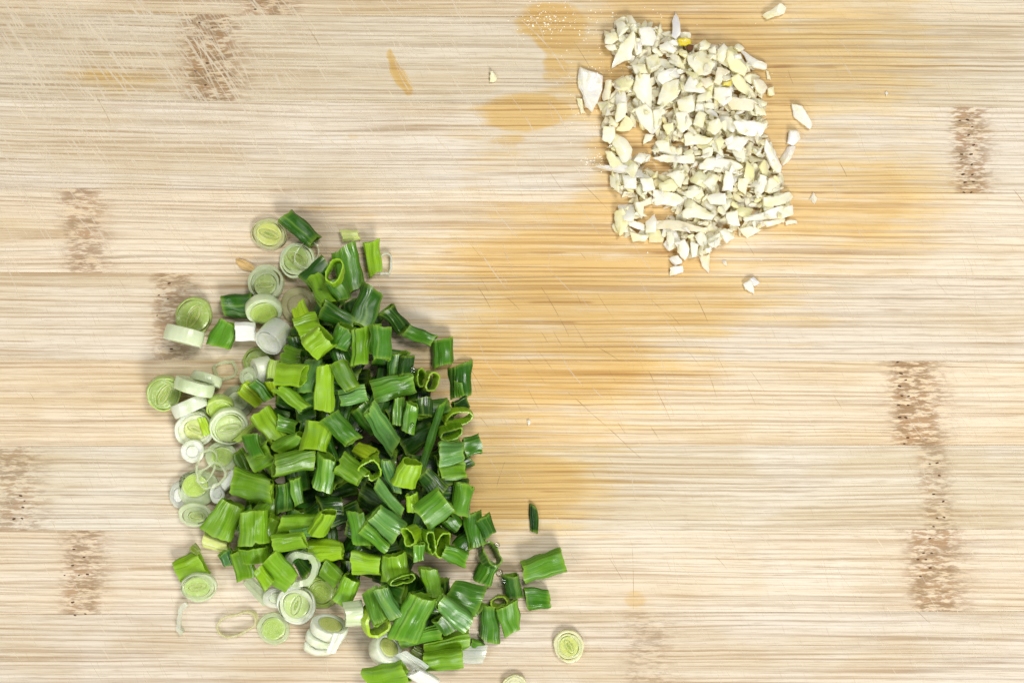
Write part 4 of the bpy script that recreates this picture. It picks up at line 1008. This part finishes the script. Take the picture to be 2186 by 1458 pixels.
HEAP = [(1296, 80), (1330, 45), (1400, 58), (1440, 75), (1500, 95), (1560, 105), (1610, 150), (1635, 200), (1630, 260), (1645, 320), (1662, 380), (1680, 430), (1672, 470), (1600, 492),
        (1550, 512), (1505, 540), (1460, 550), (1425, 505), (1330, 500), (1322, 455), (1340, 425), (1312, 400), (1305, 340), (1292, 290), (1285, 230), (1310, 170), (1330, 130)]
HOLES = [(1353, 300, 36, 27), (1400, 453, 20, 12), (1408, 354, 15, 8), (1365, 478, 10, 6), (1320, 145, 14, 16)]
def open_spot(x, y):
    return any(((x - a) / (b_ + 12)) ** 2 + ((y - b) / (c + 12)) ** 2 < 1 for a, b, b_, c in HOLES)
def rrot(r, flat=False):
    R = Matrix.Rotation(r.uniform(0, math.tau), 3, 'Z')
    t = r.gauss(0, 10 if flat else 18)
    return R @ Matrix.Rotation(math.radians(t), 3, 'X') @ Matrix.Rotation(math.radians(r.gauss(0, 12)), 3, 'Y')
# the bed: small bits too deep in the heap to tell apart
BV, BF = [], []
grid = []
for pas, sp in ((0, 14.0),):
    gy = 34.0
    while gy < 556:
        gx = 1278.0 + (sp / 2 if int(gy / sp) % 2 else 0)
        while gx < 1700:
            grid.append((pas, gx + r4.uniform(-5, 5), gy + r4.uniform(-5, 5))); gx += sp
        gy += sp
for (pas, x, y) in grid:
    if not inside(x, y, HEAP) or open_spot(x, y): continue
    V, F, me, sm = r4.choice(PROTO); k = r4.uniform(.72, 1.0)
    R = rrot(r4)
    Mx = settle(x, y, sm * k, R, 45, .4)
    Mn = Mx.copy(); Mn.translation = Mx.translation / S
    b = len(BV)
    for v in V: BV.append(tuple(Mn @ (Vector(v) * k)))
    BF += [tuple(q + b for q in f) for f in F]
bed = link('minced_garlic', make_mesh('minced_garlic', BV, BF, M_GARLIC, False), None, lin('F8F1CC'))
tag(bed, 'bed of small garlic bits deep inside the minced heap', 'minced garlic', kind='stuff')
ZL = lambda x, y: ('top' if y < 150 else 'upper middle' if y < 270 else 'lower middle' if y < 400 else 'bottom')
def small_chips(count, klo, khi, gap, placed, pct):
    n_ = 0; trial = 0
    while n_ < count and trial < 20000:
        trial += 1
        x, y = r4.uniform(1285, 1695), r4.uniform(40, 555)
        if not inside(x, y, HEAP) or open_spot(x, y): continue
        if any(math.hypot(x - a, y - b) < gap for a, b in placed): continue
        placed.append((x, y)); n_ += 1
        V, F, me, sm = r4.choice(PROTO); k = r4.uniform(klo, khi)
        Mx = settle(x, y, sm * k, rrot(r4, True), pct, .7, 30)
        ci = r4.randrange(len(GCOL))
        o = link('garlic_chip', me, None, jit(GCOL[ci], .03, r4)); o.matrix_world = Mx @ Matrix.Scale(k, 4)
        tone = 'creamy yellow' if ci in (2, 5) else ('whitish' if ci in (1, 4) else 'pale cream')
        tag(o, f'small {tone} garlic chip packed among others in the {ZL(x, y)} of the heap', 'garlic chip', f'small {tone} chips in the {ZL(x, y)} of the garlic heap')
small_chips(125, .9, 1.2, 20, [], 50)

def shard(pts, t, col, label, tilt=0, az=0, follow=.8, pct=50, mat=None, name='garlic_chip', cat='garlic chip', group='larger chips of the minced garlic', loc=None):
    """a flat chip from its own outline, with real thickness and chamfered edges"""
    sd = int(pts[0][0] * 7 + pts[0][1] * 3); r = random.Random(sd)
    cx = sum(p[0] for p in pts) / len(pts); cy = sum(p[1] for p in pts) / len(pts)
    L = [(p[0] - cx, cy - p[1]) for p in pts]
    ar = sum(L[i][0] * L[(i + 1) % len(L)][1] - L[(i + 1) % len(L)][0] * L[i][1] for i in range(len(L)))
    if ar < 0: L = L[::-1]
    # a few extra, slightly uneven outline points
    Q = []
    for i, a in enumerate(L):
        b = L[(i + 1) % len(L)]; Q.append(a)
        d = math.hypot(b[0] - a[0], b[1] - a[1])
        kk = int(d // 7)
        bow = r.uniform(-.05, .09) * d
        for q_ in range(1, kk + 1):
            m = q_ / (kk + 1) + r.uniform(-.04, .04); nx_, ny_ = (b[1] - a[1]) / d, -(b[0] - a[0]) / d; o_ = r.uniform(-1.1, 1.1) + bow * math.sin(math.pi * m)
            Q.append((a[0] + (b[0] - a[0]) * m + nx_ * o_, a[1] + (b[1] - a[1]) * m + ny_ * o_))
    t *= .72
    n = len(Q); size = max(math.hypot(*q) for q in Q)
    sx, sy = r.uniform(-.2, .2), r.uniform(-.2, .2); cv = r.uniform(-.14, .14)
    V = []
    for (k, z) in ((.86, -.5), (.97, -.36), (1.0, .05), (.96, .36), (.80, .5)):
        for q in Q:
            zz = z * t + (q[0] * sx + q[1] * sy) * (1 if z > 0 else .3) * .8 + t * .2 * mnoise.noise(Vector((q[0] * .07 + sd, q[1] * .07, 0))) + cv * (q[0] ** 2 - q[1] ** 2) / size
            V.append((q[0] * k + r.uniform(-.3, .3), q[1] * k + r.uniform(-.3, .3), zz))
    V.append((r.uniform(-.2, .2) * size, r.uniform(-.2, .2) * size, .5 * t + r.uniform(.02, .22) * t)); V.append((0, 0, -.5 * t))
    F = []
    for j in range(4):
        for i in range(n): F.append((j * n + i, j * n + (i + 1) % n, (j + 1) * n + (i + 1) % n, (j + 1) * n + i))
    for i in range(n):
        F.append((4 * n + i, 4 * n + (i + 1) % n, 5 * n)); F.append(((i + 1) % n, i, 5 * n + 1))
    R = Matrix.Rotation(math.radians(az), 3, 'Z') @ Matrix.Rotation(math.radians(tilt), 3, 'Y') @ Matrix.Rotation(math.radians(-az), 3, 'Z')
    Mx = settle(cx, cy, samples(V, F), R, pct, follow, 16)
    gm = make_mesh(name, V, F, mat or M_GARLIC, True); gm.set_sharp_from_angle(angle=math.radians(38))
    o = link(name, gm, None, col); o.matrix_world = Mx
    tag(o, label, cat, group)
def A_(*p): return [(1220 + a / 4.048, b / 4.048) for a, b in p]
def B_(*p): return [(1220 + a / 4.048, 300 + b / 4.048) for a, b in p]
W_, Y_, K_, G_, V_ = lin('FEFCEA'), lin('FCF6C6'), lin('FDFADE'), lin('F9F5D8'), lin('F9EED2')
SH = [
 (A_((380, 190), (440, 185), (500, 260), (410, 345), (390, 270)), 12, K_, 'chip with a pointed top corner at the heap\'s upper left tip'),
 (A_((575, 250), (690, 240), (740, 320), (700, 400), (600, 400), (590, 320)), 16, W_, 'blocky whitish chip, largest at the upper left tip of the heap'),
 (A_((290, 300), (380, 280), (410, 350), (350, 390), (290, 380)), 14, G_, 'rounded greyish chip at the leftmost corner of the heap\'s top'),
 (A_((285, 400), (380, 390), (400, 440), (330, 440)), 12, K_, 'low chip just under the rounded greyish one at the top left'),
 (A_((525, 270), (550, 370), (520, 510), (350, 600), (410, 400)), 13, K_, 'kite shaped chip pointing down left at the heap\'s upper left'),
 (A_((550, 330), (600, 350), (610, 450), (560, 480), (540, 400)), 14, W_, 'narrow white chip right of the kite shaped one'),
 (A_((760, 390), (830, 360), (910, 430), (880, 470), (760, 430)), 14, W_, 'bright chip left of the yellow sprout bit'),
 (A_((930, 290), (1025, 285), (1030, 330), (940, 340)), 12, G_, 'square chip directly above the yellow sprout bit'),
 (A_((905, 80), (935, 190), (940, 300), (900, 355), (860, 320), (870, 180)), 8, lin('F4F4F6'), 'thin white blade pointing straight up from the heap\'s top'),
 (A_((1100, 380), (1160, 340), (1210, 380), (1180, 430), (1100, 440)), 13, G_, 'greyish rounded chip right of the brown speck'),
 (A_((1180, 430), (1240, 400), (1250, 520), (1200, 520)), 12, G_, 'small upright chip right of centre at the heap\'s top'),
 (A_((1260, 430), (1320, 370), (1350, 430), (1300, 550), (1255, 520)), 12, K_, 'roof shaped chip near the upper right of the heap'),
 (A_((1390, 430), (1440, 375), (1500, 420), (1460, 450)), 10, G_, 'small greyish peak at the upper right rim of the heap'),
 (A_((1450, 410), (1540, 480), (1690, 560), (1680, 605), (1530, 570)), 9, W_, 'long pinkish white wedge along the upper right rim'),
 (A_((1340, 440), (1420, 470), (1520, 600), (1500, 660), (1370, 600), (1330, 520)), 15, Y_, 'yellow tinged chunky chip at the upper right'),
 (A_((1000, 480), (1130, 440), (1240, 560), (1200, 640), (1080, 660), (1010, 560)), 16, K_, 'large flat topped chip in the middle of the heap\'s top'),
 (A_((1260, 580), (1370, 620), (1280, 740), (1220, 720)), 13, V_, 'tan shaded chip left of the slanting splinter'),
 (A_((1370, 680), (1440, 640), (1620, 870), (1500, 820)), 10, Y_, 'slanting yellowish splinter on the right of the upper heap'),
 (A_((520, 560), (640, 560), (660, 640), (560, 650)), 14, K_, 'stepped chip above the long trapezoid chip'),
 (A_((560, 650), (680, 640), (690, 960), (640, 960), (560, 840), (530, 760)), 12, K_, 'long trapezoid chip running down the left centre'),
 (A_((640, 500), (740, 460), (750, 600), (680, 640)), 15, G_, 'grey shaded block behind the square white chip'),
 (A_((750, 640), (910, 590), (900, 680), (790, 740), (740, 700)), 13, W_, 'square cut white chip near the heap\'s upper centre'),
 (A_((1030, 640), (1190, 830), (1040, 800), (950, 780)), 12, W_, 'triangular chip with its tip to the lower right, upper centre'),
 (A_((800, 720), (930, 690), (920, 840), (800, 930), (740, 900)), 14, K_, 'broad chip below the square cut white one'),
 (A_((1110, 680), (1190, 670), (1220, 740), (1160, 770)), 13, V_, 'tan chip right of the triangular one'),
 (A_((1310, 710), (1385, 700), (1380, 750), (1300, 745)), 10, lin('E6D24A'), 'deep yellow bit at the right of the upper heap'),
 (A_((1230, 760), (1370, 760), (1390, 860), (1310, 920), (1220, 850)), 15, W_, 'broad white chip under the deep yellow bit'),
 (A_((910, 870), (1040, 820), (1060, 960), (980, 1000), (920, 950)), 14, K_, 'five sided chip in the very centre of the upper half'),
 (A_((1090, 830), (1200, 790), (1220, 850), (1080, 880)), 12, G_, 'flat greyish chip right of the five sided one'),
 (A_((380, 700), (480, 650), (540, 700), (500, 790), (400, 790)), 15, Y_, 'creamy chunk at the left flank of the upper heap'),
 (A_((260, 840), (300, 700), (350, 700), (330, 860), (280, 880)), 13, V_, 'upright oval chip at the left flank beside the big loose flake'),
 (A_((215, 890), (330, 890), (350, 930), (250, 960)), 10, Y_, 'flat yellowish bit between the big loose flake and the heap'),
 (A_((380, 1130), (470, 1000), (540, 1080), (500, 1130)), 12, Y_, 'triangular chip just above the large gap'),
 (A_((400, 900), (480, 890), (470, 1010), (380, 1070)), 12, K_, 'slim chip above the large gap, left of the wide one'),
 (A_((540, 940), (620, 1090), (700, 1170), (760, 1100), (700, 980), (640, 900)), 14, W_, 'wide whitish chip right above the large gap'),
 (A_((700, 960), (770, 940), (770, 1080), (720, 1120)), 12, K_, 'upright strip right of the wide whitish chip'),
 (A_((620, 1250), (640, 1160), (720, 1170), (680, 1220)), 11, K_, 'pointed bit hanging over the right of the large gap'),
 (A_((790, 1080), (880, 1060), (880, 1130), (830, 1170)), 12, Y_, 'small squared chip in the centre'),
 (A_((890, 980), (990, 970), (1040, 1070), (960, 1150), (910, 1100)), 14, K_, 'shield shaped chip in the centre of the heap'),
 (A_((1100, 960), (1170, 990), (1130, 1110), (1050, 1080)), 13, G_, 'greyish slanting chip right of the shield shaped one'),
 (A_((1180, 1060), (1260, 1020), (1310, 1100), (1240, 1170), (1170, 1130)), 15, G_, 'translucent greyish knob right of centre'),
 (A_((1380, 1060), (1480, 1040), (1690, 1070), (1640, 1180), (1440, 1150)), 14, W_, 'wide white slab with a wet shine on the right'),
 (A_((1340, 830), (1480, 850), (1620, 900), (1560, 960), (1380, 950)), 12, V_, 'tan tinged flat chip at the right flank'),
 (A_((1570, 900), (1640, 920), (1690, 1000), (1580, 990)), 10, G_, 'small grey chip at the right rim above the white slab'),
 (A_((970, 1170), (1030, 1140), (1220, 1200), (1180, 1250), (980, 1260)), 13, K_, 'long level chip just below the shield shaped one'),
 (A_((1230, 1220), (1290, 1180), (1330, 1220), (1270, 1310)), 12, Y_, 'yellow tinged wedge right of the long level chip'),
 (A_((1340, 1200), (1540, 1200), (1460, 1310), (1340, 1290)), 12, W_, 'fan shaped white chip in the right middle'),
 (A_((720, 1230), (840, 1210), (860, 1320), (760, 1310)), 13, K_, 'angular chip at the right rim of the large gap'),
 (A_((1680, 1200), (1760, 1290), (1820, 1440), (1800, 1500), (1740, 1480), (1660, 1280)), 9, W_, 'long white curved flake along the right edge of the heap'),
 (A_((270, 1090), (370, 1090), (380, 1170), (330, 1250), (265, 1210)), 13, K_, 'creamy chip at the left rim beside the large gap'),
 (A_((290, 1310), (350, 1310), (450, 1430), (350, 1450)), 11, Y_, 'low yellowish chip under the big slanting one at left'),
 (A_((380, 1160), (350, 1240), (430, 1420), (510, 1430), (525, 1300), (450, 1190)), 15, K_, 'big slanting chip left of the large gap'),
 (A_((170, 1440), (350, 1430), (520, 1440), (500, 1510), (400, 1480)), 8, W_, 'thin blade pointing left out of the heap'),
 (B_((530, 180), (580, 110), (690, 120), (680, 160), (600, 210)), 13, W_, 'white chip directly below the large gap'),
 (B_((700, 150), (800, 120), (1060, 120), (1060, 200), (850, 190)), 11, W_, 'long white blade lying level below the large gap'),
 (B_((330, 300), (400, 280), (420, 460), (340, 400)), 12, G_, 'upright greyish chip at the left rim of the lower half'),
 (B_((440, 310), (560, 310), (560, 420), (450, 410)), 14, W_, 'square white chip with a wet glint, left of the lower half'),
 (B_((590, 330), (690, 320), (720, 430), (620, 440)), 13, W_, 'blunt chip right of the glinting square one'),
 (B_((750, 380), (870, 330), (930, 400), (860, 440), (760, 430)), 16, Y_, 'smooth yellowish oval chip in the lower left centre'),
 (B_((820, 300), (940, 260), (980, 310), (940, 420), (880, 340)), 12, K_, 'bent chip above right of the smooth oval one'),
 (B_((700, 420), (860, 450), (980, 510), (900, 570), (720, 560)), 13, W_, 'broad chip below the smooth oval one'),
 (B_((540, 540), (700, 480), (710, 540), (620, 570), (600, 680), (560, 620)), 12, K_, 'hooked chip over the small lower gap'),
 (B_((960, 460), (1060, 390), (1130, 440), (1040, 510)), 13, K_, 'rhombus chip at the centre of the lower half'),
 (B_((1130, 370), (1220, 290), (1290, 320), (1200, 430)), 14, W_, 'curled whitish chip up right of the rhombus one'),
 (B_((1100, 210), (1170, 150), (1400, 180), (1480, 240), (1300, 270), (1100, 250)), 13, W_, 'widest white slab, just under the wet shining ones'),
 (B_((1130, 80), (1220, 60), (1210, 140), (1140, 160)), 12, K_, 'upright block above the widest white slab'),
 (B_((1300, 440), (1320, 260), (1380, 260), (1390, 440)), 11, W_, 'upright narrow strip under the widest white slab'),
 (B_((1440, 330), (1550, 330), (1500, 470), (1440, 420)), 12, K_, 'tapering chip left of the large pointed one'),
 (B_((1580, 430), (1620, 290), (1680, 310), (1700, 400), (1610, 510)), 14, W_, 'large pointed chip at the right of the lower half'),
 (B_((1700, 330), (1820, 310), (1840, 350), (1700, 460), (1660, 450)), 12, K_, 'folded looking chip at the right rim'),
 (B_((950, 620), (1040, 510), (1160, 590), (1240, 650), (1210, 690), (960, 670)), 13, K_, 'broad triangular chip low in the middle'),
 (B_((1150, 480), (1330, 460), (1340, 560), (1200, 550)), 13, W_, 'plain slab right of the broad triangular chip'),
 (B_((1640, 500), (1830, 460), (1900, 440), (1940, 480), (1800, 560), (1650, 570)), 11, G_, 'rounded finger shaped chip jutting out right'),
 (B_((1480, 660), (1700, 600), (1910, 560), (1920, 640), (1720, 680), (1490, 700)), 11, W_, 'longest chip, jutting out at the lower right'),
 (B_((1650, 700), (1810, 680), (1820, 710), (1690, 750)), 8, V_, 'thin tan bit under the longest chip'),
 (B_((1840, 700), (1940, 690), (1950, 720), (1850, 735)), 6, V_, 'thin pinkish bit at the end of the longest chip'),
 (B_((1330, 630), (1430, 600), (1460, 740), (1350, 720)), 13, W_, 'upright chip low on the right'),
 (B_((1440, 760), (1560, 740), (1640, 770), (1520, 850)), 10, K_, 'pointed chip at the lower right fringe'),
 (B_((370, 620), (450, 580), (500, 690), (420, 830), (390, 760)), 12, Y_, 'chip at the lower left corner of the heap'),
 (B_((720, 690), (920, 690), (1020, 720), (1180, 760), (1160, 800), (900, 780), (740, 770)), 11, V_, 'long level pinkish white strip at the bottom'),
 (B_((480, 680), (640, 730), (640, 780), (500, 740)), 10, W_, 'slanting strip at the lower left corner'),
 (B_((640, 700), (720, 630), (725, 800), (640, 800)), 12, W_, 'upright white spike at the lower left'),
 (B_((500, 790), (660, 820), (640, 870), (530, 880)), 10, Y_, 'lowest yellowish chip at the lower left'),
 (B_((820, 790), (870, 790), (890, 880), (840, 930)), 10, G_, 'slim bit hanging down beside the tail of the heap'),
 (B_((1030, 870), (1100, 900), (1080, 990), (1040, 1015)), 11, W_, 'leaf shaped chip on the heap\'s tail'),
 (B_((1180, 890), (1270, 840), (1280, 900), (1200, 930)), 10, W_, 'lavender white chip right of the tail'),
 (B_((1270, 780), (1330, 760), (1420, 840), (1340, 890)), 12, W_, 'square white chip, right of the tail\'s root'),
 (B_((1150, 930), (1210, 920), (1200, 980), (1160, 970)), 9, W_, 'small chip above the pinkish spike'),
 (B_((1100, 1000), (1190, 980), (1190, 1150), (1160, 1120)), 7, V_, 'pinkish downward spike below the heap'),
 (B_((890, 880), (980, 850), (1020, 940), (980, 1040), (920, 960)), 13, W_, 'largest chip of the heap\'s tail'),
 (B_((840, 1020), (920, 990), (960, 1050), (900, 1090)), 10, W_, 'second to last chip of the tail'),
 (B_((850, 1100), (960, 1080), (965, 1140), (850, 1175)), 10, W_, 'square last chip at the tip of the tail'),
 (A_((40, 850), (90, 860), (120, 980), (80, 985)), 6, Y_, 'yellowish scrap under the big loose flake'),
 (A_((75, 580), (270, 650), (235, 860), (180, 985), (120, 930), (60, 760)), 9, lin('F8F5E6'), 'big loose flake lying left of the heap'),
 (A_((1560, 690), (1660, 700), (1700, 760), (1640, 830), (1590, 790)), 9, V_, 'tan scrap at the right of the heap beside the little yellow bit'),
 (A_((1690, 770), (1750, 750), (1755, 820), (1700, 830)), 9, Y_, 'little yellow bit just right of the heap'),
 (A_((1680, 610), (1700, 620), (1722, 695), (1688, 690)), 5, Y_, 'tiny thorn shaped bit at the tip of the pinkish wedge'),
 (A_((1900, 900), (1990, 920), (2080, 1080), (2060, 1120), (1920, 1010)), 10, W_, 'seed shaped chip lying alone right of the heap'),
 (A_((1880, 1130), (1960, 1140), (1980, 1200), (1920, 1260), (1860, 1240)), 14, lin('F1F1F4'), 'bright white nugget lying below the seed shaped chip'),
 (A_((1860, 1270), (1940, 1260), (1900, 1370), (1820, 1440), (1800, 1380)), 3, V_, 'dull skin scrap below the bright white nugget'),
 (A_((1650, 130), (1800, 30), (1860, 70), (1840, 120), (1690, 170)), 11, G_, 'lone chip near the top edge of the photo'),
 (B_((2050, 510), (2090, 450), (2120, 500), (2100, 550)), 4, V_, 'faint flat scrap lying well right of the heap'),
 (B_((1480, 1240), (1540, 1200), (1580, 1330), (1500, 1290)), 10, W_, 'left half of the folded crumb lying below the heap'),
 (B_((1530, 1200), (1575, 1178), (1625, 1230), (1580, 1260)), 9, lin('ECECEE'), 'right half of the folded crumb lying below the heap'),
 ([(1046, 153), (1052, 153), (1061, 166), (1058, 175), (1045, 176)], 8, Y_, 'small yellow bit lying alone between heap and amber dribble'),
 ([(1889, 199), (1893, 195), (1896, 200), (1892, 206)], 4, W_, 'pinhead white crumb far right of the heap'),
 ([(1125, 898), (1130, 895), (1133, 902), (1128, 908)], 5, W_, 'pinhead white crumb on the bare board right of the pile'),
 (B_((1300, 1030), (1340, 1040), (1345, 1085), (1325, 1080)), 3, V_, 'faint speck of skin between the pinkish spike and the folded crumb'),
]
for (pts, t, c, lab) in SH:
    shard(pts, t, c, lab)
small_chips(75, .45, .8, 24, [], 55)
shard(A_((910, 350), (960, 332), (1020, 340), (1032, 380), (980, 400), (930, 400)), 14, lin('E3CE1E'), 'bright yellow sprout bit at the foot of the upright white blade', name='garlic_sprout')
shard(A_((1000, 385), (1055, 395), (1045, 440), (995, 430)), 10, lin('5E3A1C'), 'brown speck of root beside the bright yellow sprout bit', name='garlic_root', mat=plain('brown_root', lin('5E3A1C'), .6, 6, .4))

# juice beads, their sparkle painted whitish, on the damp wood round the garlic
bm = bmesh.new()
r5 = random.Random(3)
for i in range(520):
    q = r5.random()
    if q < .28: x, y = r5.gauss(1160, 28), r5.gauss(45, 20)
    elif q < .55: x, y = r5.gauss(1255, 26), r5.gauss(215, 70)
    elif q < .72: x, y = r5.gauss(1290, 60), r5.gauss(50, 22)
    elif q < .85: x, y = r5.gauss(1265, 14), r5.gauss(345, 9)
    else: x, y = r5.uniform(1180, 1700), r5.uniform(20, 560)
    i0, j0 = cellidx(np.array([x - 1093.]), np.array([729. - y]))
    if HF[i0[0], j0[0]] > 3: continue
    rr = abs(r5.gauss(0, .8)) + .5
    m = Matrix.Translation(((x - 1093) * S, (729 - y) * S, .2 * S)) @ Matrix.Diagonal((1, r5.uniform(.6, 1), .6, 1))
    bmesh.ops.create_icosphere(bm, subdivisions=1, radius=rr * S, matrix=m)
me = bpy.data.meshes.new('juice_beads'); bm.to_mesh(me); bm.free(); me.shade_smooth(); me.materials.append(M_JUICE_GLINT)
tag(link('juice_beads', me), 'tiny beads of juice with sparkle painted white on the damp wood round the garlic', 'juice beads', kind='stuff')
